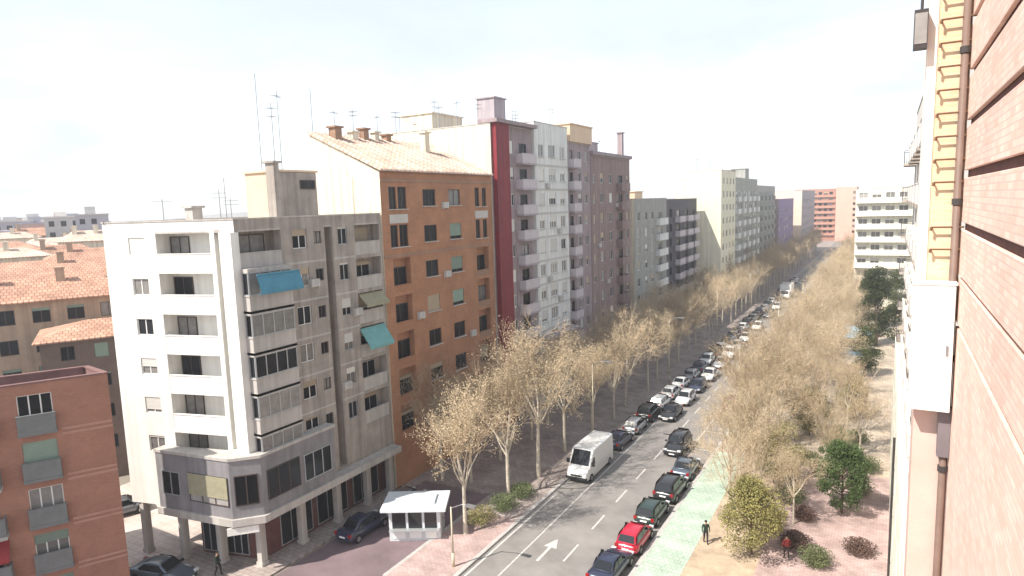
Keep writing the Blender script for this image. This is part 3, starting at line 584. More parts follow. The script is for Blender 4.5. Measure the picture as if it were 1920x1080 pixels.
m = MB(); m.box(-0.16, -0.005, -0.17, -0.003, 20.55, 21.32); build(m, 'pipe_hopper', mat('grey_hopper', (0.16, 0.14, 0.15), 0.6, 0.1), near)
rung = MB(); rung.tube((-0.36, -0.10, 0), (0.03, -0.10, 0), 0.014, 0.014, 6); rung.tube((-0.36, -0.10, 0), (-0.36, 0.0, -0.01), 0.014, 0.014, 6); rung.tube((-0.365, -0.1, 0.0), (-0.375, -0.105, -0.05), 0.022, 0.016, 6)
rm = rung.mesh('rung', mat('rusty_iron', (0.16, 0.085, 0.05), 0.7, 0.25, 12))
for i in range(18):
    z = 23.66 + i*0.3226
    if i != 2: link('rung', rm, near, (0, 0, z))
cabm = MB(); cabm.box(-0.26, 0.26, -0.14, 0.14, 0, 1.87); cabm.box(-0.28, 0.28, -0.16, 0.14, 1.87, 1.91)
cab = thing('wall_cabinet', 'tall white metal cabinet fixed to the brick pier at right', 'cabinet', (0.60, 11.2, 21.29))
co_ = build(cabm, 'case', M_CABW, cab); bv = co_.modifiers.new('bevel', 'BEVEL'); bv.width = 0.012; bv.segments = 2
m = MB(); m.box(-0.235, 0.235, -0.152, -0.142, 0.04, 1.83); dd = build(m, 'door', M_CABW, cab)
m = MB(); m.box(0.17, 0.2, -0.175, -0.152, 0.85, 1.0); build(m, 'handle', M_METAL, dd)
lamp = thing('wall_lamp', 'dark box shaped floodlight bracketed off the pier top', 'lamp', (0.41, 11.3, 26.5))
m = MB(); m.box(-0.21, -0.04, -0.1, 0.1, 0.02, 0.55); build(m, 'housing', M_DMETAL, lamp)
m = MB(); m.tube((-0.12, 0, 0.55), (-0.12, 0, 0.95), 0.02, 0.02, 6); m.tube((-0.12, 0, 0.95), (0.0, 0.1, 0.95), 0.02, 0.02, 6); m.box(-0.03, 0.0, 0.04, 0.16, 0.88, 1.02); build(m, 'bracket', M_DMETAL, lamp)
m = MB(); m.box(-0.2, -0.05, -0.108, -0.101, 0.08, 0.5); build(m, 'lens', M_CURT, lamp)
# pale row continuing behind the pier
M_PALEY = mat('pale_yellow_render', (0.76, 0.74, 0.63), 0.88, 0.06, 0.6, streak=0.16)
M_PALEW = mat('pale_white_render', (0.66, 0.63, 0.59), 0.88, 0.05, 0.6, streak=0.06)
rr = thing('apartment_block', 'pale apartment block in sharp perspective behind the brick pier', 'building', (1.7, 66, 0))
mb = MB(); FLR = [3.6 + 2.9*i for i in range(9)]
facade(rr, mb, (1.7, 66), (1.7, 12.3), 0, 31, FLR[3:], [dict(u=3.2 + 5.4*i, w=1.5, k='D', bw=3.4, dep=0.85 if i == 0 else 0.6, rk='bars' if i == 0 else 'solid', mr=M_RAIL if i == 0 else M_PALEW, ms=M_GREYR, fr=M_FRD, shp=0.1) for i in range(8)], 2.9)
facade(rr, mb, (12, 66), (1.7, 66), 0, 31, [], [], 2.9); facade(rr, mb, (1.7, 12.3), (12, 12.3), 0, 31, [], [], 2.9); facade(rr, mb, (12, 12.3), (12, 66), 0, 31, [], [], 2.9)
build(mb, 'wall', M_PALEW, rr); flat_roof(rr, [(1.7, 66), (1.7, 12.3), (12, 12.3), (12, 66)], 31)
mb = MB()
facade(rr, mb, (0.8, 64), (0.8, 12.4), 0, 12.2, [1.0, 4.0, 7.0, 9.6], [dict(u=3.5 + 4.2*i, w=1.8, k='W', h=1.5, fr=M_FRD, shp=0.2) for i in range(11)], 2.9)
facade(rr, mb, (1.69, 64), (0.8, 64), 0, 12.2, [], [], 2.9); facade(rr, mb, (0.8, 12.4), (1.69, 12.4), 0, 12.2, [], [], 2.9)
mb.face([(-0.9, -2, 12.2), (-0.9, -53.6, 12.2), (-0.01, -53.6, 12.2), (-0.01, -2, 12.2)])
build(mb, 'lower_wall', M_PALEY, rr)
m = MB(); m.tube((-0.97, -22.5, 0.2), (-0.97, -22.5, 10.0), 0.07, 0.07, 8); build(m, 'downpipe', M_DMETAL, rr)
# right-hand block facing the camera further down the avenue
M_BANDW = mat('balcony_white', (0.78, 0.75, 0.66), 0.85, 0.05, 0.6)
fr_ = thing('apartment_block', 'cream block with stacked continuous white balconies, right side of the avenue', 'building', (-6.4, 160, 0))
mb = MB(); FLF = [3.2 + 2.78*i for i in range(8)]
facade(fr_, mb, (-6.4, 160), (10, 160), 0, 25.5, FLF, [dict(u=1.4 + 2.5*i, w=1.7, k='W', h=1.5, s=0.5, fr=M_FRW, sh=M_SHW, shp=0.7) for i in range(6)], 2.78, M_FRW, M_SHW, curt=1.0)
facade(fr_, mb, (-6.4, 190), (-6.4, 160), 0, 25.5, [], [], 2.78); facade(fr_, mb, (10, 160), (10, 190), 0, 25.5, [], [], 2.78); facade(fr_, mb, (10, 190), (-6.4, 190), 0, 25.5, [], [], 2.78)
build(mb, 'wall', M_PALEY, fr_); flat_roof(fr_, [(-6.4, 160), (10, 160), (10, 190), (-6.4, 190)], 25.5)
for z in FLF:
    m = MB(); m.box(0.0, 16.4, -1.1, -0.004, z - 0.2, z); bb = build(m, 'balcony', M_BANDW, fr_)
    m = MB(); m.box(0.02, 16.38, -1.08, -0.98, z, z + 0.95); build(m, 'parapet', M_BANDW, bb)
for i in range(4): antenna(fr_, -4 + i*3, 165 + i*2, 25, 3.0, i % 2)
for lab, x0, x1, y0, y1, zt, mf in (('far pale cream block behind the stacked white balconies', -9.5, 9, 240, 262, 23.5, M_CREAM2), ('far salmon block at the right end of the avenue', -12.5, 4, 330, 350, 25.5, M_PKFAR)):
    p = [(x0, y0), (x1, y0), (x1, y1), (x0, y1)]; r = thing('apartment_block', lab, 'building', (x0, y0, 0)); mb = MB()
    facade(r, mb, p[0], p[1], 0, zt, FLF[:7], [dict(u=1.6 + 2.9*i, w=1.4, k='W', h=1.4, fr=M_FRD, sh=M_SHT) for i in range(int((x1 - x0)/2.9))], 2.8)
    for k in (1, 2, 3): facade(r, mb, p[k], p[(k+1) % 4], 0, zt, [], [], 2.8)
    build(mb, 'wall', mf, r); flat_roof(r, p, zt)

# ================================================================== red brick block at the left edge
M_REDB = brickmat('red_brick', (0.31, 0.13, 0.085), (0.36, 0.16, 0.105), (0.31, 0.19, 0.14), axes='YZ', big=0.15)
M_BANDP = mat('pink_band', (0.42, 0.235, 0.18), 0.85, 0.12, 2)
M_MTERR = mat('maroon_terrace', (0.185, 0.105, 0.10), 0.9, 0.2, 1.2, 0.2)
M_BLUEG = mat('bluegrey_panel', (0.17, 0.18, 0.18), 0.7, 0.12, 2)
R0p = (-47.0, 10.5); R1p = (-41.3, 21.1); R2p = (-44.4, 21.55); R3p = (-50.4, 11.3)  # block kept thin so less of its shadow reaches the white block
rb = thing('apartment_block', 'red brick apartment block with pale floor bands at the left edge', 'building', (-41.3, 21.1, 0))
mb = MB(); FLB = [0.75 + 2.85*i for i in range(5)]; LR = math.hypot(5.7, 10.6)
facade(rb, mb, R0p, R1p, 0, 15.0, FLB, [
    dict(u=LR - 3.75, w=1.7, k='D', bw=1.9, dep=0.3, rk='solid', mr=M_BLUEG, ms=M_BLUEG, fr=M_FRW, sh=M_SHG, shp=1.0, st='3'),
    dict(u=LR - 6.9, w=1.5, k='D', bw=2.4, dep=0.8, rk='solid', mr=M_BLUEG, ms=M_CONC, fr=M_FRD, sh=M_SHW, shp=0.4),
    dict(u=LR - 9.8, w=1.5, k='W', fr=M_FRW, sh=M_SHG)], 2.85, M_FRW, M_SHG, curt=0.5)
facade(rb, mb, R1p, R2p, 0, 15.0, FLB, [dict(u=2.6, w=0.9, k='W', h=1.1, fr=M_FRD)], 2.85, wm=1)
facade(rb, mb, R2p, R3p, 0, 15.0, [], [], 2.85, wm=1); facade(rb, mb, R3p, R0p, 0, 15.0, [], [], 2.85, wm=1)
build(mb, 'wall', [M_REDB, M_BROWN], rb); flat_roof(rb, [R0p, R1p, R2p, R3p], 15.0, M_MTERR, M_MTERR, ph=0.5)
for z in FLB[1:]: band(rb, R0p, R1p, z - 0.2, z - 0.06, 0.04, M_BANDP, 'floor_band', LR - 2.6, LR - 0.02)
for z in FLB[1:]: band(rb, R0p, R1p, z - 0.5, z - 0.36, 0.03, M_BANDP, 'floor_band', LR - 2.6, LR - 0.02)
wg = MB(); wgp = [(-46.75, 17.6), (-55.0, 17.6), (-58.6, 11.4), (-50.42, 11.3)]; wg.prism(rel(rb, wgp), 0, 12.6); build(wg, 'rear_wing', M_BROWN, rb)  # made-up wing, low and short to keep its shadow off the white block
wg = MB(); wg.prism(rel(rb, [(-46.72, 17.7), (-55.1, 17.7), (-58.7, 11.3), (-50.39, 11.2)]), 12.604, 12.9); build(wg, 'wing_roof', M_MTERR, rb)
roof_block(rb, -48.2, -47.4, 13.2, 14.0, 14.5, 15.8, M_MAROON, 'roof_housing')
awr = awning(rb, R0p, R1p, LR - 6.9, 2.3, FLB[1] + 2.3, 0.8, 0.8, mat('red_awning', (0.28, 0.03, 0.035), 0.8, 0.1))

# ================================================================== houses and skyline at the left
M_TANR = mat('tan_render', (0.42, 0.31, 0.225), 0.88, 0.12, 0.7, streak=0.22)
def house(label, c, ang, w, dep, zb, zt, rise, mw, mr, cols, floors, name='house', cat='house', chim=1):
    # c = middle of the front eave line; front faces the direction (sin, -cos) of ang
    d = Vector((math.cos(ang), math.sin(ang))); n = Vector((d.y, -d.x)); c = Vector(c)
    p = [c - d*w/2, c + d*w/2, c + d*w/2 - n*dep, c - d*w/2 - n*dep]
    r = thing(name, label, cat, (c.x, c.y, 0)); mb = MB()
    facade(r, mb, p[0], p[1], zb, zt, floors, cols, 2.9, M_FRD, M_SHG, curt=0.2)
    for k in (1, 2, 3): facade(r, mb, p[k], p[(k+1) % 4], zb, zt, [], [], 2.9)
    build(mb, 'wall', mw, r)
    R = MB(); o = 0.5
    q = [(-w/2 - o, -o), (w/2 + o, -o), (w/2 + o, dep + o), (-w/2 - o, dep + o)]; hr = min(w, dep)/2
    a = (-w/2 + hr*0.9, dep/2, zt + rise); b = (w/2 - hr*0.9, dep/2, zt + rise)
    E = [(x, y, zt + 0.06) for x, y in q]
    R.face([E[0], E[1], b, a]); R.face([E[1], E[2], b]); R.face([E[2], E[3], a, b]); R.face([E[3], E[0], a]); R.face(list(reversed([(x, y, zt - 0.06) for x, y in q])))
    for i in range(4): R.face([(q[i][0], q[i][1], zt - 0.06), (*q[(i+1) % 4], zt - 0.06), E[(i+1) % 4], E[i]])
    rf = build(R, 'roof', mr, r, (0, 0, 0), ang)
    for i in range(chim):
        m = MB(); x = -w/4 + i*w/3; m.box(x - 0.4, x + 0.4, dep/2 - 1.2, dep/2 - 0.5, zt + rise*0.4, zt + rise + 0.9); m.box(x - 0.5, x + 0.5, dep/2 - 1.3, dep/2 - 0.4, zt + rise + 0.9, zt + rise + 1.05); build(m, 'chimney', mw, rf)
    return r
FA = math.atan2(0.91, 0.42) - math.pi/2 + math.radians(90)      # facing the avenue corner
angv = math.radians(65)
house('tan rendered house with dark windows and orange tiled roof behind the red brick block', (-73.5, 32.5), angv, 17, 9, 0, 16.4, 2.0, M_TANR, M_TILE, [dict(u=2.2 + 2.9*i, w=1.5, k='W', h=1.5, s=0.8, shp=0.3, fr=M_FRD) for i in range(5)], [4.6, 7.5, 10.4, 13.4], chim=2)
house('long house with faded orange roof behind the tan house', (-93, 41), angv, 26, 11, 0, 16.8, 2.3, M_TANR, M_TILE, [dict(u=2.2 + 3.2*i, w=1.4, k='W', h=1.3) for i in range(7)], [10.8, 13.8], chim=2)
rh_ = random.Random(21)
for i in range(14):
    dist = 121 + 11.5*i; az = math.radians(-(62.6 + 2.2*((i*2) % 3) + 1.9*rh_.random())); wv = rh_.uniform(8, 13)*(0.6 + dist/260)
    house('small %s roofed house, %s nearest of those packed before the skyline' % (('orange', 'pink')[i % 2], ordn(i)), (math.sin(az)*dist, math.cos(az)*dist), -az + rh_.uniform(-0.12, 0.12), wv, wv*0.5, 0, rh_.uniform(17.2, 19.6) + i*0.12, rh_.uniform(1.2, 2.4), (M_TANR, M_CREAM)[i % 2], (M_TILE, M_TILEP)[i % 2], [dict(u=1.6 + 2.6*j, w=1.1, k='W', h=1.3) for j in range(int(wv/2.8))], [14.2], chim=1 + i % 2)
sky_m = [mat('far_grey', (0.50, 0.48, 0.47), 0.9, 0.1), mat('far_pale', (0.66, 0.63, 0.6), 0.9, 0.08), mat('far_rose', (0.55, 0.40, 0.36), 0.9, 0.1), mat('far_lilac', (0.42, 0.41, 0.46), 0.9, 0.1)]
names_c = ['grey', 'pale', 'rose', 'lilac']
rs = random.Random(4); cnt = 0
for row, (dist, n) in enumerate(((215, 5), (270, 6), (340, 7), (430, 8))):
    for i in range(n):
        az = math.radians(-(62.2 + 7.4*(i + 0.3 + 0.4*rs.random())/n)); dd = dist + rs.uniform(-12, 12)
        x, y = math.sin(az)*dd, math.cos(az)*dd; w = rs.uniform(7, 12)*dist/260; zt = 24.5 - rs.uniform(0.2, 3.2) + (1.4 if rs.random() < 0.2 else 0); mi = rs.randrange(4)
        r = thing('far_building', '%s %s block, %s from the left in the %s row of the distant skyline' % (rs.choice(('low', 'flat roofed', 'plain', 'small')), names_c[mi], ordn(n - 1 - i), ORD[row]), 'building', (x, y, 0), az + 0.0, 'distant skyline buildings')
        r.rotation_euler = (0, 0, -az*0 + math.atan2(-x, y)*1.0)
        m = MB(); m.box(-w/2, w/2, 0, 10, 0, zt); build(m, 'wall', sky_m[mi], r)
        m = MB(); m.box(-w/2 - 0.2, w/2 + 0.2, -0.2, 10.2, zt, zt + 0.35); m.box(-w/5, w/8, 3, 7, zt + 0.35, zt + rs.uniform(1.2, 2.6)); build(m, 'roof', sky_m[(mi + 1) % 4], r)
        k = ('farw',)
        if k not in CACHE: q_ = MB(); q_.box(-0.6, 0.6, -0.03, 0.05, 0, 1.4); CACHE[k] = q_.mesh('window', M_GLASS)
        for zz in (zt - 2.3, zt - 5.2, zt - 8.1):
            for j in range(int(w/2.6)): link('window', CACHE[k], r, (-w/2 + 1.5 + j*2.6, 0, zz))
hm = MB(); N = 60
for i in range(N):
    a0 = math.radians(-100 + 110*i/N); a1 = math.radians(-100 + 110*(i+1)/N); R_ = 1500
    h = lambda t: 17 + 7*math.sin(t*7 + 1) + 4*math.sin(t*19)
    for (ra, rb_, fa, fb) in ((1350, 1500, 0, 1), (1500, 1750, 1, 0.2)):
        hm.face([(math.sin(a0)*ra, math.cos(a0)*ra, h(a0)*fa), (math.sin(a1)*ra, math.cos(a1)*ra, h(a1)*fa), (math.sin(a1)*rb_, math.cos(a1)*rb_, h(a1)*fb), (math.sin(a0)*rb_, math.cos(a0)*rb_, h(a0)*fb)])
struct(build(hm, 'hills', mat('far_hills', (0.30, 0.29, 0.28), 0.95, 0.2, 0.01), smooth=True))
# gap behind the white block: brown rear block
M_DBROWN = mat('dark_brown_render', (0.14, 0.10, 0.085), 0.9, 0.15)
house('brown rear house in the narrow gap beside the white block', (-62, 33), math.radians(62), 12, 8, 0, 13.6, 1.2, M_DBROWN, M_TILE, [dict(u=2 + 2.6*i, w=1.1, k='W', h=1.3) for i in range(4)], [2, 5, 8, 10.8], chim=0)

for (b, x, lst) in ((b2, -36.5, ((45.9, 14.6), (50.2, 17.9), (54.2, 11.4), (50.3, 24.4))), (b4, -36.2, ((71.4, 15.0), (74.3, 20.8), (71.3, 26.4), (74.2, 12.2))), (b6, -36.5, ((88.0, 18.0), (91.2, 12.4), (95.2, 23.7)))):
    for (y, z) in lst: aircon(b, x, y, z, math.pi/2)
# ================================================================== trees
M_BARK = mat('plane_bark', (0.50, 0.45, 0.37), 0.9, 0.3, 3, 0.4, 10)
M_TWIG = mat('tan_twigs', (0.42, 0.325, 0.22), 0.9, 0.25, 0.5, objvar=0.18)
M_BUD = mat('dry_seed_leaves', (0.47, 0.38, 0.25), 0.9, 0.3, 0.7, objvar=0.2)
def rdir(r, d, spread):
    v = Vector((r.gauss(0, 1), r.gauss(0, 1), r.gauss(0, 1))).normalized()
    return (d + v*spread).normalized()
def bare_tree(seed, H=12.5, spread=1.0, buds=8000, trunk_h=4.2):
    r = random.Random(seed); tr = MB(); cr = MB(); tips = []
    def grow(p, d, L, rad, lev):
        n = 3 if lev < 3 else 2; q = p
        for i in range(n):
            d2 = rdir(r, d, 0.14 + 0.05*lev); d2 = (d2 + Vector((0, 0, 0.10))).normalized(); e = q + d2*(L/n); r0 = rad*(1 - 0.42*i/n); r1 = rad*(1 - 0.42*(i+1)/n)
            (tr if lev < 2 else cr).tube(q, e, r0, r1, 7 if lev == 0 else (5 if lev == 1 else 3), 0, cap=False)
            q = e; d = d2
            if 1 <= lev < 5 and (i > 0 or lev > 1):
                for _ in range(1 if (lev < 3 or r.random() < 0.35) else 2):
                    sd = rdir(r, d, 0.95*spread); grow(q, sd, L*r.uniform(0.5, 0.75), max(r1*0.6, 0.011), lev + 1)
        if lev >= 3: tips.append((q, d))
        if lev < 5: grow(q, rdir(r, d, 0.4), L*0.72, max(rad*0.56, 0.011), lev + 1)
    base = Vector((0, 0, 0)); q = base; d = Vector((r.uniform(-0.04, 0.04), r.uniform(-0.04, 0.04), 1)).normalized()
    s = H/12.5; R = 0.17*s
    for i in range(4):
        e = q + d*trunk_h/4; tr.tube(q, e, R*(1.25 if i == 0 else 1 - 0.06*i), R*(1 - 0.06*(i+1)), 8, 0, cap=False); q = e; d = rdir(r, d, 0.03)
    for k in range(6):
        a = 2*math.pi*k/6 + r.uniform(-0.3, 0.3); tilt = r.uniform(0.45, 0.85)*spread
        dd = Vector((math.cos(a)*tilt, math.sin(a)*tilt, 1)).normalized(); grow(q - Vector((0, 0, r.uniform(0, 0.9))), dd, r.uniform(2.6, 3.4)*s, 0.085*s, 1)
    grow(q, d, 3.4*s, 0.1*s, 1)
    bd = MB()
    for _ in range(buds):
        p, dd = r.choice(tips); p = p + Vector((r.gauss(0, 0.28), r.gauss(0, 0.28), r.gauss(0, 0.25)))
        u = rdir(r, Vector((0, 0, 0)), 1); v = u.orthogonal().normalized(); a = r.uniform(0.025, 0.055)
        w = u*a; v = v*a*r.uniform(0.5, 1)
        cr.face([p - w - v*0.3, p - v, p + w, p + v], 1)
    return tr.mesh('trunk', M_BARK, True), cr.mesh('crown', [M_TWIG, M_BUD])
bare = [bare_tree(11 + i, 12.5, (0.85, 1.0, 1.15, 0.95, 1.1, 0.8, 1.05)[i], (7000, 4600, 8000, 6000, 4000, 6200, 7400)[i], (4.2, 3.6, 4.8, 5.2, 3.9, 4.4, 4.9)[i]) for i in range(7)]
print('bare tree faces', [len(b[1].polygons) for b in bare])
rt = random.Random(99)
def put_tree(kind, label, cat, x, y, sc_, grp, name='bare_tree', rz=None):
    t = thing(name, label, cat, (x, y, 0.1), rt.uniform(0, 6.28) if rz is None else rz, grp)
    t.scale = (sc_*rt.uniform(0.93, 1.07), sc_*rt.uniform(0.93, 1.07), sc_)
    link('trunk', kind[0], t); link('crown', kind[1], t); return t
ys = [38.2 + 5.7*i for i in range(48)]
for i, y in enumerate(ys):
    put_tree(bare[(i*5 + i//3) % 7], 'bare tan tree, %s from the junction in the left kerbside row' % ordn(i), 'tree', -26.6 + rt.uniform(-0.5, 0.5), y + rt.uniform(-0.8, 0.8), (rt.uniform(0.92, 1.1) if i < 3 else rt.uniform(0.68, 0.98)), 'bare trees along the left kerb')
for i in range(46):
    y = 46.0 + 5.4*i
    put_tree(bare[(i*3 + 1) % 7], 'bare tan tree, %s from the junction in the left row by the facades' % ordn(i), 'tree', -31.8 + rt.uniform(-0.6, 0.6), y + rt.uniform(-1, 1), (rt.uniform(0.9, 1.05) if i < 2 else rt.uniform(0.68, 0.95)), 'bare trees before the left facades')
for i in range(38):
    y = 51 + 5.8*i
    put_tree(bare[(i*4 + 2) % 7], 'sunlit bare tan tree, %s along the right kerbside row' % ordn(i), 'tree', -10.4 + rt.uniform(-0.5, 0.5), y + rt.uniform(-1, 1), rt.uniform(0.74, 0.92) * (0.85 if i < 2 else 1), 'sunlit bare trees along the right kerb')
for i in range(17):
    y = 72 + 6.2*i
    put_tree(bare[(i*2 + 3) % 7], 'sunlit bare tan tree, %s in the inner row of the right promenade' % ordn(i), 'tree', -6.0 + rt.uniform(-0.6, 0.6), y + rt.uniform(-1, 1), rt.uniform(0.66, 0.8), 'sunlit bare trees of the right promenade')
for i, (x, y, q_) in enumerate(((-3.6, 58.0, 0.42), (-1.6, 66.5, 0.5), (-5.4, 50.0, 0.4), (-3.0, 72.0, 0.52), (-9.0, 47.0, 0.5), (-11.2, 63.5, 0.62), (-8.2, 64.0, 0.55), (-9.4, 57.0, 0.6), (-4.4, 65.0, 0.48))):
    put_tree(bare[i % 7], 'small bare tree on the right promenade paving, %s from the camera' % ORD[(3, 7, 1, 8, 0, 4, 5, 2, 6)[i]], 'tree', x, y, q_*1.22, 'small bare trees on the right paving')
put_tree(bare[2], 'bare tan tree standing alone closest to the orange brick facade', 'tree', -34.0, 44.8, 0.86, None)
for i, (x, y, q_) in enumerate(((-11.6, 57.5, 0.62), (-8.0, 52.0, 0.6), (-12.0, 69.5, 0.72), (-7.6, 68.5, 0.66), (-8.4, 75.0, 0.7), (-12.0, 80.5, 0.75), (-4.4, 79.5, 0.6), (-8.4, 84.0, 0.72))):
    put_tree(bare[(i*3 + 2) % 7], 'wispy pale bare tree among the promenade rows, %s of the scattered ones' % ORD[(1, 0, 3, 2, 4, 6, 5, 7)[i]], 'tree', x, y, q_, 'scattered bare trees of the right promenade')
# leafy trees and shrubs
def leafy(seed, H, rad, n, col, trunk_h, leaf=0.085, conical=False, mname='leaf'):
    r = random.Random(seed); tr = MB(); cr = MB(); top = Vector((0, 0, trunk_h))
    tr.tube((0, 0, 0), (0.05, 0, trunk_h), 0.16*H/7, 0.11*H/7, 8, cap=False)
    cl = []
    nb = 40
    for i in range(nb):
        t = r.random(); z = trunk_h*0.75 + (H - trunk_h*0.75)*t; prof = (1 - t)**0.7 if conical else math.sin(math.pi*min(1, 0.18 + 0.82*t))**0.6
        a = r.uniform(0, 6.28); rr_ = rad*prof*math.sqrt(r.random())*0.85
        c = Vector((math.cos(a)*rr_, math.sin(a)*rr_, z)); cl.append((c, rad*r.uniform(0.22, 0.4)))
        tr.tube((0.05*0, 0, min(z*0.75, trunk_h + (H - trunk_h)*0.5)), c, 0.045, 0.012, 4, cap=False)
    tr.tube((0.05, 0, trunk_h), (0, 0, H*0.85), 0.09*H/7, 0.03, 6, cap=False)
    for _ in range(n):
        c, cr_ = r.choice(cl); v = rdir(r, Vector((0, 0, 0)), 1); p = c + v*cr_*(r.random()**0.35)
        u = rdir(r, Vector((0, 0, 0)), 1); w = u.cross(rdir(r, Vector((0, 0, 0)), 1)).normalized(); a = leaf*r.uniform(0.6, 1.2)
        cr.face([p - u*a, p - w*a*0.55, p + u*a, p + w*a*0.55])
    lm = mat(mname, col, 0.7, 0.35, 0.9, spec=0.2, objvar=0.15)
    return tr.mesh('trunk', mat('dark_bark', (0.14, 0.10, 0.075), 0.95, 0.3, 4), True), cr.mesh('crown', lm)
G1 = leafy(3, 6.0, 2.3, 15000, (0.075, 0.115, 0.04), 1.6, mname='green_leaf'); OL = leafy(15, 5.0, 2.6, 14000, (0.21, 0.19, 0.07), 1.7, mname='olive_leaf')
OL2 = leafy(8, 5.6, 2.4, 11000, (0.24, 0.21, 0.085), 1.8, mname='olive_leaf'); PINE = leafy(9, 12, 3.0, 16000, (0.06, 0.075, 0.03), 2.5, 0.12, True, mname='pine_needles'); DG = leafy(12, 9, 3.0, 15000, (0.085, 0.10, 0.04), 2.2, 0.11, mname='dark_leaf')
for kind, lab, x, y, s in ((OL, 'olive green young tree nearest the camera on the right promenade', -7.4, 44.2, 1.0), (OL2, 'olive yellow tree behind the nearest one on the right promenade', -7.3, 56.5, 0.95),
    (OL, 'small olive tree between pink paving and tan trees', -6.3, 70.5, 0.9), (G1, 'rounded dark green tree on pink paving close to the pale facade', -2.4, 53.5, 0.92),
    (G1, 'small green tree just beyond the rounded one by the facade', -3.4, 62.5, 0.62), (OL2, 'brownish thin tree by the pale facade', -2.6, 78.0, 0.8),
    (DG, 'broad dark green tree below the blue kiosk', -2.2, 97.0, 0.72), (PINE, 'tall dark green conifer right of the blue kiosk', -1.2, 118.0, 1.12), (PINE, 'second conifer under the stacked white balconies', -2.6, 132.0, 0.95), (DG, 'dark green tree hiding the foot of the white balcony block', 1.6, 141, 1.05)):
    put_tree(kind, lab, 'tree', x, y, s, None, 'leafy_tree')
def shrub(seed, label, x, y, w, h, col, mname):
    r = random.Random(seed); m = MB(); t = thing('shrub', label, 'shrub', (x, y, 0.13)); st = MB()
    for i in range(8):
        a = r.uniform(0, 6.28); st.tube((0, 0, 0), (math.cos(a)*w*0.35, math.sin(a)*w*0.35, h*0.7), 0.02, 0.008, 4, cap=False)
    for _ in range(2600):
        v = rdir(r, Vector((0, 0, 0)), 1)*(r.random()**0.4); p = Vector((v.x*w/2*(1 + 0.25*math.sin(v.y*7)), v.y*w/2, h*0.5 + v.z*h*0.5)); u = rdir(r, Vector((0, 0, 0)), 1); q = u.orthogonal().normalized(); a = r.uniform(0.03, 0.07)
        m.face([p - u*a, p - q*a*0.6, p + u*a, p + q*a*0.6])
    build(st, 'stem', mat('dark_bark', (0.14, 0.10, 0.075)), t); build(m, 'foliage', mat(mname, col, 0.75, 0.35, 1.2, spec=0.2), t); return t
shrub(1, 'low yellow green shrub at the left kerb island, nearest of three', -26.6, 39.6, 2.6, 1.3, (0.23, 0.21, 0.085), 'yellow_shrub')
shrub(2, 'low green shrub at the left kerb island, middle of three', -26.1, 42.3, 2.4, 1.3, (0.13, 0.16, 0.07), 'green_shrub')
shrub(3, 'low green shrub at the left kerb island, farthest of three', -25.9, 45.0, 2.2, 1.2, (0.12, 0.15, 0.065), 'green_shrub')
for i, (x, y, w) in enumerate(((-4.9, 46.5, 2.2), (-4.4, 60.5, 1.8), (-1.0, 47.5, 2.0), (-4.8, 51.0, 1.6))):
    shrub(20 + i, 'dark reddish bush on the pink paving, %s from the camera' % ORD[(0, 3, 1, 2)[i]], x, y, w, 1.1, (0.12, 0.075, 0.06), 'reddish_bush')

for i, (x, y, w) in enumerate(((-3.4, 44.6, 2.0), (-5.9, 53.6, 2.2), (-1.4, 57.8, 2.4), (-0.9, 63.0, 2.2), (-5.4, 62.0, 2.0), (-2.0, 70.0, 2.4))):
    shrub(40 + i, 'green bush on the pink promenade paving, %s from the camera' % ORD[i], x, y, w, 1.4, (0.115, 0.135, 0.06), 'bush_green')
# ================================================================== vehicles
M_TYRE = mat('tyre_rubber', (0.02, 0.02, 0.02), 0.85, 0.1); M_RIM = mat('alloy_rim', (0.45, 0.45, 0.46), 0.35, 0.05, metal=0.8)
M_CGLASS = mat('car_glass', (0.012, 0.014, 0.017), 0.05, 0.1, spec=0.6); M_LENS = mat('headlight_lens', (0.6, 0.62, 0.64), 0.1, 0.05, spec=0.6); M_TAIL = mat('tail_lens', (0.30, 0.012, 0.012), 0.2, 0.05); M_TRIM = mat('black_trim', (0.025, 0.025, 0.027), 0.6, 0.1)
PAINTS = {'white': (0.74, 0.74, 0.73), 'silver': (0.42, 0.44, 0.46), 'grey': (0.17, 0.175, 0.185), 'black': (0.016, 0.016, 0.018), 'navy': (0.022, 0.028, 0.06), 'red': (0.46, 0.008, 0.035), 'maroon': (0.12, 0.012, 0.02), 'dark green': (0.02, 0.04, 0.035), 'blue grey': (0.10, 0.125, 0.16), 'beige': (0.45, 0.40, 0.34)}
def paint(c): return mat('paint_' + c.replace(' ', '_'), PAINTS[c], 0.28, 0.03, 2, spec=0.5, metal=0.35 if c in ('silver', 'grey', 'blue grey') else 0.0, coat=0.7)
def loft(mb, secs, mi=0, caps=True):
    n = len(secs[0]); i0 = len(mb.v)
    for s in secs: mb.v += [tuple(p) for p in s]
    for a in range(len(secs) - 1):
        for k in range(n):
            k2 = (k + 1) % n; mb.f.append((i0 + a*n + k, i0 + a*n + k2, i0 + (a+1)*n + k2, i0 + (a+1)*n + k)); mb.m.append(mi)
    if caps:
        mb.f.append(tuple(i0 + k for k in reversed(range(n)))); mb.m.append(mi); mb.f.append(tuple(i0 + (len(secs)-1)*n + k for k in range(n))); mb.m.append(mi)
CARS = {}
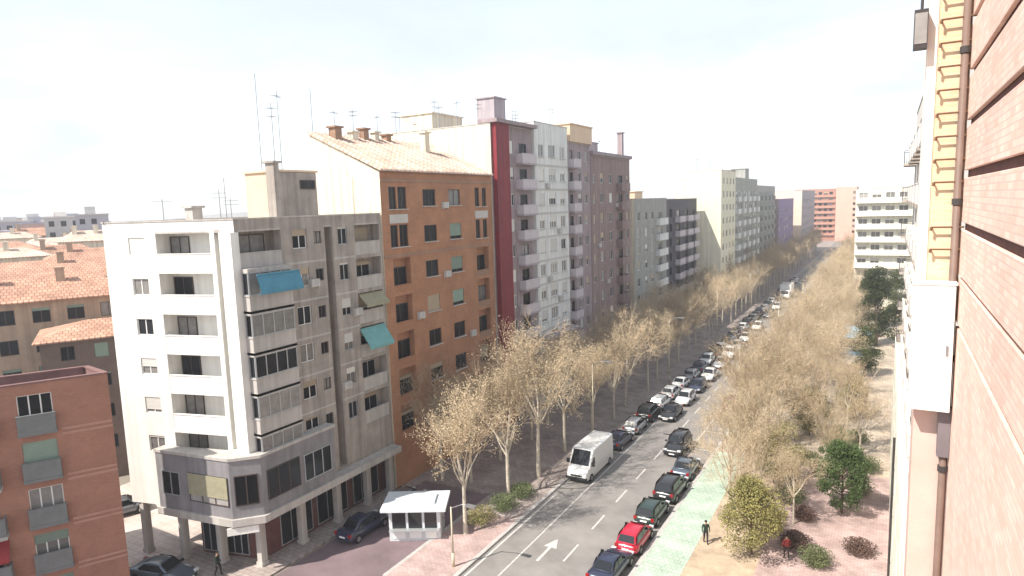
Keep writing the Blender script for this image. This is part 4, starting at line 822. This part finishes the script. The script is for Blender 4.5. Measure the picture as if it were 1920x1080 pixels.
def car_meshes(kind):
    if kind in CARS: return CARS[kind]
    if kind == 'hatch': L, W, zb, zr, nose, ws0, ws1, rr1, rr0, hood, tail = 4.05, 1.74, 0.90, 1.47, 0.66, 1.02, 0.35, -1.55, -1.92, 0.88, 0.92
    elif kind == 'sedan': L, W, zb, zr, nose, ws0, ws1, rr1, rr0, hood, tail = 4.5, 1.78, 0.90, 1.43, 0.66, 0.98, 0.3, -0.95, -1.55, 0.88, 0.98
    elif kind == 'suv': L, W, zb, zr, nose, ws0, ws1, rr1, rr0, hood, tail = 4.5, 1.86, 1.05, 1.68, 0.8, 1.05, 0.45, -1.8, -2.15, 1.04, 1.08
    x0, x1 = -L/2, L/2; hw = W/2
    def sec(x, zt, w, zlow=0.22):
        w2 = w*0.93
        return [(x, -w*0.9, zlow), (x, -w, zlow + 0.16), (x, -w*1.0, zt*0.72), (x, -w2, zt - 0.03), (x, -w2*0.8, zt), (x, w2*0.8, zt), (x, w2, zt - 0.03), (x, w, zt*0.72), (x, w, zlow + 0.16), (x, w*0.9, zlow)]
    b = MB()
    loft(b, [sec(x0, tail - 0.28, hw*0.84, 0.34), sec(x0 + 0.12, tail - 0.03, hw*0.94, 0.25), sec(x0 + 0.5, tail, hw), sec(rr0 + 0.25, zb + 0.02, hw), sec(0, zb, hw), sec(ws0, hood + 0.02, hw), sec(x1 - 0.55, nose + 0.1, hw*0.97), sec(x1 - 0.15, nose, hw*0.9, 0.25), sec(x1, nose - 0.2, hw*0.76, 0.33)])
    # greenhouse (roof + pillars) as part of the body
    def gs(x, z, w, z0): return [(x, -w, z0), (x, -w*0.985, z0 + (z - z0)*0.5), (x, -w*0.9, z - 0.02), (x, -w*0.7, z), (x, w*0.7, z), (x, w*0.9, z - 0.02), (x, w*0.985, z0 + (z - z0)*0.5), (x, w, z0)]
    gw = hw*0.86
    loft(b, [gs(rr0, zb + 0.03, gw, zb - 0.06), gs((rr0 + rr1)/2, (zb + zr)/2 + 0.05, gw*0.95, zb - 0.06), gs(rr1, zr - 0.04, gw*0.88, zb - 0.06), gs(-0.4, zr, gw*0.86, zb - 0.06), gs(ws1, zr - 0.05, gw*0.87, zb - 0.06), gs((ws0 + ws1)/2, (zb + zr)/2 - 0.02, gw*0.94, zb - 0.06), gs(ws0, zb, gw, zb - 0.06)])
    # wheel-arch lips
    wx = (x0 + 0.78, x1 - 0.82)
    body = b
    D = {'body': body}
    def quad4(pts, name):
        m = MB(); c = Vector((0, 0, 0)); m.face(pts); D.setdefault(name, []).append(m)
    e = 0.012
    quad4([(ws0 - 0.05, -gw*0.80, zb + 0.06), (ws0 - 0.05, gw*0.80, zb + 0.06), (ws1 + 0.06 + e, gw*0.70, zr - 0.075), (ws1 + 0.06 + e, -gw*0.70, zr - 0.075)], 'windscreen')
    D['windscreen'][0].v = [(x + 0.03, y, z + 0.035) for x, y, z in D['windscreen'][0].v]
    quad4([(rr0 + 0.06, gw*0.78, zb + 0.1), (rr0 + 0.06, -gw*0.78, zb + 0.1), (rr1 - 0.03, -gw*0.66, zr - 0.08), (rr1 - 0.03, gw*0.66, zr - 0.08)], 'rear_window')
    D['rear_window'][0].v = [(x - 0.05, y, z + 0.05) for x, y, z in D['rear_window'][0].v]
    for s in (-1, 1):
        m = MB(); ya = s*(gw*1.0 + 0.006); yb = s*(gw*0.90 + 0.012); za = zb + 0.03; zc = zr - 0.10
        for (xa, xb_, xc, xd) in ((-0.42, ws0 - 0.18, ws1 + 0.02, -0.42), (rr0 + 0.28, -0.5, -0.5, rr1 + 0.12)):
            pts = [(xa, ya, za), (xb_, ya, za), (xc, yb, zc), (xd, yb, zc)]
            m.face(pts if s < 0 else list(reversed(pts)))
        D.setdefault('side_window', []).append(m)
        m = MB(); m.box(x1 - 0.26, x1 - 0.05, s*hw*0.72 - 0.16, s*hw*0.72 + 0.16, nose - 0.14, nose - 0.005); D.setdefault('headlight', []).append(m)
        m = MB(); m.box(x0 - 0.005 + 0.03, x0 + 0.14, s*hw*0.78 - 0.11, s*hw*0.78 + 0.11, tail - 0.3, tail - 0.08); D.setdefault('tail_light', []).append(m)
        m = MB(); m.box(ws0 - 0.32, ws0 - 0.16, s*(gw + 0.16) - 0.1, s*(gw + 0.16) + 0.1, zb + 0.0, zb + 0.14); D.setdefault('mirror', []).append(m)
    m = MB(); m.box(x1 - 0.12, x1 + 0.015, -hw*0.6, hw*0.6, 0.32, 0.46); D['grille'] = [m]
    m = MB(); m.box(x1 + 0.0, x1 + 0.025, -0.26, 0.26, 0.34, 0.45); m2 = MB(); m2.box(x0 - 0.02, x0 + 0.12, -0.26, 0.26, tail - 0.42, tail - 0.31); D['number_plate'] = [m, m2]
    w = MB(); wr = 0.31 if kind != 'suv' else 0.35; n = 14
    w.tube((0, -0.1, 0), (0, 0.1, 0), wr, wr, n); rm_ = MB(); rm_.tube((0, -0.108, 0), (0, 0.108, 0), wr*0.62, wr*0.62, 10)
    ar_ = MB()
    ar_.tube((0, -0.08, 0), (0, 0.085, 0), wr*1.18, wr*1.18, n)
    meshes = {'body': body.mesh('body', [M_TRIM], True)}
    for k, v in D.items():
        if k == 'body': continue
        mt = {'windscreen': M_CGLASS, 'rear_window': M_CGLASS, 'side_window': M_CGLASS, 'headlight': M_LENS, 'tail_light': M_TAIL, 'mirror': M_TRIM, 'grille': M_TRIM, 'number_plate': M_CABW}[k]
        meshes[k] = [x.mesh(k, mt) for x in v]
    CARS[kind] = (meshes, w.mesh('wheel', M_TYRE, False), rm_.mesh('rim', M_RIM), ar_.mesh('wheel_arch', M_TRIM), wx, wr, hw)
    return CARS[kind]
def car(kind, colour, label, x, y, rz=math.pi/2, grp=None, cat='car', name='parked_car', z=0.016):
    meshes, wm_, rm_, am_, wx, wr, hw = car_meshes(kind)
    t = thing(name, label, cat, (x, y, z), rz, grp)
    b = link('body', meshes['body'], t); b.material_slots[0].link = 'OBJECT'; b.material_slots[0].material = paint(colour)
    md = b.modifiers.new('sub', 'SUBSURF'); md.levels = 1; md.render_levels = 1
    for k, ms in meshes.items():
        if k == 'body': continue
        for me in ms: link(k, me, t)
    for xx in wx:
        for s in (-1, 1):
            link('wheel_arch', am_, t, (xx, s*(hw - 0.085), wr + 0.03)); wl = link('wheel', wm_, t, (xx, s*(hw - 0.075), wr)); link('rim', rm_, wl)
    return t
GR = 'cars parked along the right kerb'; GL = 'cars parked along the left kerb'; TR = 'cars driving on the avenue'
DN = -math.pi/2; UP = math.pi/2
for k, c, lab, y in (('sedan', 'navy', 'dark navy car nearest the camera in the right kerb line', 37.9), ('hatch', 'red', 'bright red hatchback parked at the right kerb', 42.2), ('hatch', 'dark green', 'dark green car right behind the red hatchback', 46.6), ('suv', 'black', 'black car fourth in the right kerb line', 51.2), ('sedan', 'blue grey', 'blue grey car last of the near right kerb line', 56.0),
                     ('hatch', 'maroon', 'maroon car at the right kerb half hidden by tan trees', 76.5), ('sedan', 'white', 'white car at the right kerb seen through tan trees', 92.0), ('hatch', 'beige', 'beige car at the right kerb behind the half hidden white one', 97.4), ('suv', 'white', 'white off-roader at the right kerb under tan trees', 104.2), ('hatch', 'silver', 'silver car at the right kerb beyond the white off-roader', 112.0)):
    car(k, c, lab, -15.1 + rt.uniform(-0.1, 0.1), y, UP + rt.uniform(-0.03, 0.03), GR)
car('suv', 'black', 'dark car driving alone in the right lane', -17.2, 61.0, DN, TR, name='driving_car')
car('hatch', 'silver', 'silver car driving beside the left parked line', -20.6, 95.5, DN, TR, name='driving_car')
car('hatch', 'white', 'white car driving mid avenue', -20.6, 126, DN, TR, name='driving_car')
car('sedan', 'white', 'white car driving in the middle lane beside the parked whites', -20.6, 88.4, DN, TR, name='driving_car')
for i, (k, c, y) in enumerate((('sedan', 'black', 70.5), ('hatch', 'white', 76.5), ('hatch', 'navy', 82.3), ('suv', 'white', 101.8), ('hatch', 'silver', 108.0), ('sedan', 'white', 115.0), ('hatch', 'grey', 140.0), ('hatch', 'white', 150.5))):
    car(k, c, '%s car queueing beside the left parked line, %s from the van' % (c, ORD[i]), -20.7, y, DN, TR, name='driving_car')
lc = [('sedan', 'navy', 60.0), ('hatch', 'silver', 64.8), ('suv', 'black', 69.4), ('hatch', 'white', 73.8), ('hatch', 'white', 78.2), ('sedan', 'white', 82.9), ('hatch', 'silver', 87.5), ('sedan', 'navy', 92.2), ('hatch', 'white', 96.7), ('suv', 'black', 101.4), ('hatch', 'white', 106), ('sedan', 'black', 110.6), ('hatch', 'grey', 115.1), ('sedan', 'navy', 119.8), ('hatch', 'white', 124.4), ('suv', 'black', 129), ('hatch', 'grey', 133.6), ('sedan', 'black', 138.2), ('hatch', 'navy', 143), ('hatch', 'silver', 148), ('sedan', 'black', 153), ('hatch', 'white', 158), ('suv', 'grey', 174), ('hatch', 'black', 179), ('sedan', 'silver', 184.5), ('hatch', 'navy', 190), ('hatch', 'black', 196), ('sedan', 'white', 202)]
for i, (k, c, y) in enumerate(lc):
    car(k, c, '%s car, %s behind the white van in the left parked line' % (c, ordn(i)), -22.85 + rt.uniform(-0.12, 0.12), y, UP + rt.uniform(-0.03, 0.03) + (math.pi if rt.random() < 0.15 else 0), GL)
ks = thing('news_kiosk', 'pale boxy kiosk with flat overhanging roof at the junction', 'kiosk', (-30.1, 36.3, 0.012), 0.5)
m = MB(); m.box(-1.9, 1.9, -1.1, 1.1, 0, 2.45); build(m, 'body', mat('kiosk_pale', (0.60, 0.63, 0.66), 0.5, 0.08, 2), ks)
m = MB(); m.box(-2.4, 2.4, -1.6, 1.5, 2.452, 2.68); m.box(-1.5, 1.5, -0.8, 0.8, 2.68, 2.85); build(m, 'roof', mat('kiosk_roof_pale', (0.62, 0.67, 0.70), 0.5, 0.1, 2), ks)
for (x_, w_) in ((-1.15, 1.0), (0.05, 1.0), (1.2, 0.9)):
    m = MB(); m.box(x_ - w_/2, x_ + w_/2, -1.13, -1.103, 1.0, 2.2); p_ = build(m, 'display_window', M_CGLASS, ks)
    m = MB(); m.box(x_ - w_/2 + 0.05, x_ + w_/2 - 0.05, -1.14, -1.103, 0.2, 0.9); build(m, 'panel', M_CABW, ks)
m = MB(); m.box(1.903, 1.93, -0.5, 0.45, 0.05, 2.1); dr_ = build(m, 'door', M_FRA, ks); m = MB(); m.box(1.93, 1.97, 0.25, 0.32, 1.0, 1.15); build(m, 'handle', M_DMETAL, dr_)
m = MB(); m.box(-1.85, 1.85, -1.55, -1.104, 0.93, 0.98); build(m, 'counter', M_FRA, ks)
car('sedan', 'navy', 'dark blue car parked before the shaded street front of the white block', -34.0, 34.6, UP, None)
car('hatch', 'grey', 'grey car second before the shaded street front of the white block', -34.0, 39.6, UP, None)
car('sedan', 'blue grey', 'blue grey car at the bottom left below the pilotis', -41.6, 23.4, 0.25, None, z=0.13)
car('hatch', 'grey', 'grey car on the sunny pavement beside the white block', -54.0, 27.6, 1.2, None, z=0.13)
# white delivery van
def van(label, x, y, rz, Lb=5.4, hb=2.5, name='delivery_van', boxy=False):
    t = thing(name, label, 'van' if not boxy else 'truck', (x, y, 0.016), rz); t.scale = (1, 1.1, 1)
    hw = 0.98; x0, x1 = -Lb/2, Lb/2
    def sec(xx, zt, w, zl=0.35): return [(xx, -w, zl), (xx, -w*1.0, zt*0.55), (xx, -w*0.95, zt - 0.1), (xx, -w*0.8, zt), (xx, w*0.8, zt), (xx, w*0.95, zt - 0.1), (xx, w*1.0, zt*0.55), (xx, w, zl)]
    b = MB()
    if not boxy: loft(b, [sec(x0, hb - 0.08, hw*0.97, 0.4), sec(x0 + 0.1, hb, hw), sec(x1 - 1.75, hb, hw), sec(x1 - 1.55, hb - 0.06, hw*0.99), sec(x1 - 0.72, 1.38, hw*0.97), sec(x1 - 0.2, 1.12, hw*0.93), sec(x1, 0.85, hw*0.84, 0.4)])
    else:
        b.box(x0, x1 - 2.0, -1.15, 1.15, 0.9, hb); loft(b, [sec(x1 - 1.9, 2.2, 1.0), sec(x1 - 0.7, 2.2, 1.0), sec(x1 - 0.15, 1.35, 0.98), sec(x1, 0.9, 0.92, 0.4)])
    build(b, 'body', paint('white'), t)
    m = MB()
    if not boxy: m.face([(x1 - 0.70, -0.78, 1.47), (x1 - 0.70, 0.78, 1.47), (x1 - 1.42, 0.74, hb - 0.16), (x1 - 1.42, -0.74, hb - 0.16)])
    else: m.face([(x1 - 0.12, -0.8, 1.43), (x1 - 0.12, 0.8, 1.43), (x1 - 0.56, 0.76, 2.1), (x1 - 0.56, -0.76, 2.1)])
    build(m, 'windscreen', M_CGLASS, t)
    for s in (-1, 1):
        m = MB(); pts = [(x1 - 1.75, s*0.985, 1.42), (x1 - 1.05, s*0.985, 1.42), (x1 - 1.4, s*0.96, 2.0), (x1 - 1.75, s*0.96, 2.0)]; m.face(pts if s < 0 else pts[::-1]); build(m, 'side_window', M_CGLASS, t)
        m = MB(); m.box(x1 - 0.28, x1 - 0.04, s*0.68 - 0.15, s*0.68 + 0.15, 0.78, 0.98); build(m, 'headlight', M_LENS, t)
        m = MB(); m.box(x1 - 1.05, x1 - 0.93, s*1.1 - 0.12, s*1.1 + 0.12, 1.4, 1.75); build(m, 'mirror', M_TRIM, t)
        m = MB(); m.box(x0 - 0.01, x0 + 0.05, s*0.85 - 0.08, s*0.85 + 0.08, 0.8, 1.3); build(m, 'tail_light', M_TAIL, t)
        for xx in (x0 + 1.0, x1 - 0.95):
            m = MB(); m.tube((0, -0.11, 0), (0, 0.11, 0), 0.36, 0.36, 14); wl = build(m, 'wheel', M_TYRE, t, (xx, s*(hw - 0.1), 0.36)); m = MB(); m.tube((0, -0.12, 0), (0, 0.12, 0), 0.21, 0.21, 10); build(m, 'rim', M_RIM, wl)
    m = MB(); m.box(x1 - 0.15, x1 + 0.03, -0.9, 0.9, 0.36, 0.6); build(m, 'bumper', M_TRIM, t)
    m = MB(); m.box(x1 - 0.07, x1 + 0.0, -0.5, 0.5, 0.64, 0.78); build(m, 'grille', M_TRIM, t)
    return t
van('white delivery van parked facing the camera at the left kerb', -23.0, 52.7, DN, 6.2, 2.75)
van('white box truck far up the avenue between parked cars', -21.0, 168, DN, 7.5, 3.4, 'box_truck', True)
# blue kiosk on the right promenade
kk = thing('kiosk', 'blue grey kiosk with hipped canopy among the right hand trees', 'kiosk', (-4.6, 111, 0.13))
M_KB = mat('kiosk_blue', (0.17, 0.27, 0.36), 0.6, 0.12, 1.5)
m = MB(); m.box(-2.0, 2.0, -1.6, 1.6, 0, 1.1); m.box(-2.0, 2.0, -1.6, 1.6, 2.3, 2.9); 
for sx in (-1, 1):
    for sy in (-1, 1): m.box(sx*1.9 - 0.1, sx*1.9 + 0.1, sy*1.5 - 0.1, sy*1.5 + 0.1, 1.1, 2.3)
m.box(-1.8, 1.8, 1.3, 1.5, 1.1, 2.3); build(m, 'body', M_KB, kk)
m = MB(); q = [(-2.9, -2.4), (2.9, -2.4), (2.9, 2.4), (-2.9, 2.4)]
for i in range(4): m.face([(*q[i], 2.9), (*q[(i+1) % 4], 2.9), (0.4*(1 if q[(i+1) % 4][0] > 0 else -1), 0, 4.3), (0.4*(1 if q[i][0] > 0 else -1), 0, 4.3)])
m.face([(*p, 2.9) for p in reversed(q)]); build(m, 'roof', mat('kiosk_roof', (0.24, 0.37, 0.47), 0.5, 0.12, 1.5), kk)
m = MB(); m.box(-1.8, 1.8, -1.56, -1.54, 1.1, 2.3); build(m, 'shutter', M_TRIM, kk); m = MB(); m.box(-2.0, 2.0, -2.0, -1.605, 1.1, 1.16); build(m, 'counter', M_STONE, kk)
# street lamps
def street_lamp(label, x, y, rz, h=8.5):
    t = thing('street_lamp', label, 'lamp', (x, y, 0.13), rz, 'street lamps on the avenue'); m = MB(); m.tube((0, 0, 0), (0, 0, 1.0), 0.11, 0.1, 10); m.tube((0, 0, 1.0), (0, 0, h), 0.075, 0.05, 8); build(m, 'pole', mat('lamp_cream', (0.55, 0.50, 0.38), 0.6, 0.1), t, smooth=True)
    m = MB(); m.tube((0, 0, h - 0.1), (0.9, 0, h + 0.35), 0.04, 0.035, 6); m.tube((0.9, 0, h + 0.35), (1.5, 0, h + 0.4), 0.035, 0.03, 6); build(m, 'arm', M_METAL, t); m = MB(); m.box(1.3, 2.0, -0.14, 0.14, h + 0.32, h + 0.46); hd = build(m, 'lamp_head', M_METAL, t); m = MB(); m.box(1.38, 1.92, -0.1, 0.1, h + 0.295, h + 0.317); build(m, 'lens', M_CURT, hd)
street_lamp('cream street lamp on the kerb island at the bottom of the frame', -24.9, 33.6, 0, 4.3)
for i, y in enumerate((58, 84, 112, 142)): street_lamp('street lamp, %s along the left kerb beyond the van' % ORD[i], -24.9, y, 0)
for i, y in enumerate((70, 98, 128)): street_lamp('street lamp, %s along the right kerb' % ORD[i], -13.2, y, math.pi)

# ================================================================== people
def person(label, x, y, rz, top, legs, hair, skin=(0.45, 0.28, 0.2), z=0.13):
    V = {'pel': (0, 0, 0.95), 'waist': (0, 0, 1.1), 'chest': (0.02, 0, 1.32), 'neck': (0.02, 0, 1.47), 'head0': (0.03, 0, 1.56), 'head1': (0.04, 0, 1.66),
         'lsh': (0.01, 0.18, 1.4), 'lel': (-0.05, 0.25, 1.13), 'lwr': (0.06, 0.26, 0.9), 'lha': (0.09, 0.26, 0.82), 'rsh': (0.01, -0.18, 1.4), 'rel': (0.03, -0.26, 1.13), 'rwr': (0.14, -0.25, 0.92), 'rha': (0.17, -0.25, 0.84),
         'lhip': (0, 0.1, 0.9), 'lkn': (0.12, 0.1, 0.5), 'lan': (0.14, 0.1, 0.09), 'lto': (0.28, 0.11, 0.04), 'rhip': (0, -0.1, 0.9), 'rkn': (-0.04, -0.1, 0.5), 'ran': (-0.22, -0.1, 0.12), 'rto': (-0.1, -0.11, 0.04)}
    Rr = {'pel': .15, 'waist': .135, 'chest': .16, 'neck': .055, 'head0': .085, 'head1': .1, 'lsh': .065, 'lel': .045, 'lwr': .033, 'lha': .04, 'lhip': .095, 'lkn': .065, 'lan': .045, 'lto': .04}
    ks = list(V); ix = {k: i for i, k in enumerate(ks)}
    E = [('pel', 'waist'), ('waist', 'chest'), ('chest', 'neck'), ('neck', 'head0'), ('head0', 'head1')]
    for s in 'lr': E += [('chest', s+'sh'), (s+'sh', s+'el'), (s+'el', s+'wr'), (s+'wr', s+'ha'), ('pel', s+'hip'), (s+'hip', s+'kn'), (s+'kn', s+'an'), (s+'an', s+'to')]
    me = bpy.data.meshes.new('body'); me.from_pydata([V[k] for k in ks], [(ix[a], ix[b]) for a, b in E], [])
    o = bpy.data.objects.new('body_tmp', me); C.objects.link(o); o.modifiers.new('skin', 'SKIN'); sv = me.skin_vertices[0].data
    for k in ks:
        r = Rr.get(k, Rr.get('l' + k[1:], 0.05)); sv[ix[k]].radius = (r*(0.8 if k in ('chest', 'waist') else 1), r)
    sv[0].use_root = True; sb = o.modifiers.new('sub', 'SUBSURF'); sb.levels = 2; sb.render_levels = 2
    dg = bpy.context.evaluated_depsgraph_get(); em = bpy.data.meshes.new_from_object(o.evaluated_get(dg)); bpy.data.objects.remove(o)
    em.materials.clear()
    for m_ in (mat('skin', skin, 0.6, 0.05), mat('cloth_' + label[:14], top, 0.9, 0.1), mat('legs_' + label[:14], legs, 0.9, 0.1), mat('shoes', (0.02, 0.02, 0.02), 0.6)): em.materials.append(m_)
    for p in em.polygons:
        c = p.center; p.use_smooth = True
        p.material_index = 3 if c.z < 0.1 else 2 if (c.z < 0.97 and abs(c.y) < 0.205) else 0 if (c.z > 1.46 or (c.z < 0.9 and abs(c.y) > 0.2)) else 1
    t = thing('person', label, 'person', (x, y, z), rz); link('body', em, t)
    m = MB(); rg = []
    for a in range(5):
        th = math.pi/2*a/4
        rg.append([(0.03 + 0.115*math.cos(th)*math.cos(2*math.pi*k/10), 0.105*math.cos(th)*math.sin(2*math.pi*k/10), 1.655 + 0.115*math.sin(th)) for k in range(10)])
    loft(m, rg); build(m, 'hair', mat('hair_dark', hair, 0.8), t, smooth=True)
    f = MB(); f.tube((0.125, 0, 1.63), (0.15, 0, 1.6), 0.012, 0.018, 5); build(f, 'nose', mat('skin', skin), t)
    return t
person('person in dark green coat walking on the pale green pavement', -10.5, 44.3, -1.2, (0.02, 0.035, 0.025), (0.02, 0.02, 0.025), (0.03, 0.02, 0.015))
person('person in dark purple clothes near the pilotis columns', -38.6, 25.4, 0.4, (0.05, 0.03, 0.06), (0.02, 0.02, 0.03), (0.03, 0.02, 0.015))
person('person in red jacket beside the olive tree on pink paving', -5.2, 44.6, 2.0, (0.25, 0.04, 0.04), (0.04, 0.03, 0.03), (0.05, 0.03, 0.02))
# cafe parasol and tables by the right facade

# ================================================================== haze in the air
hz = MB(); hz.box(-700, 60, -40, 900, -1.5, 45); ho = build(hz, 'haze', None); ho['kind'] = 'stuff'; ho.data.materials.clear()
hm_ = bpy.data.materials.new('haze_air'); hm_.use_nodes = True; t_ = hm_.node_tree; t_.nodes.clear()
o_ = t_.nodes.new('ShaderNodeOutputMaterial'); v_ = t_.nodes.new('ShaderNodeVolumePrincipled'); v_.inputs['Density'].default_value = 0.0008; v_.inputs['Color'].default_value = (0.93, 0.95, 1.0, 1); v_.inputs['Anisotropy'].default_value = 0.3
t_.links.new(v_.outputs[0], o_.inputs['Volume']); ho.data.materials.append(hm_)
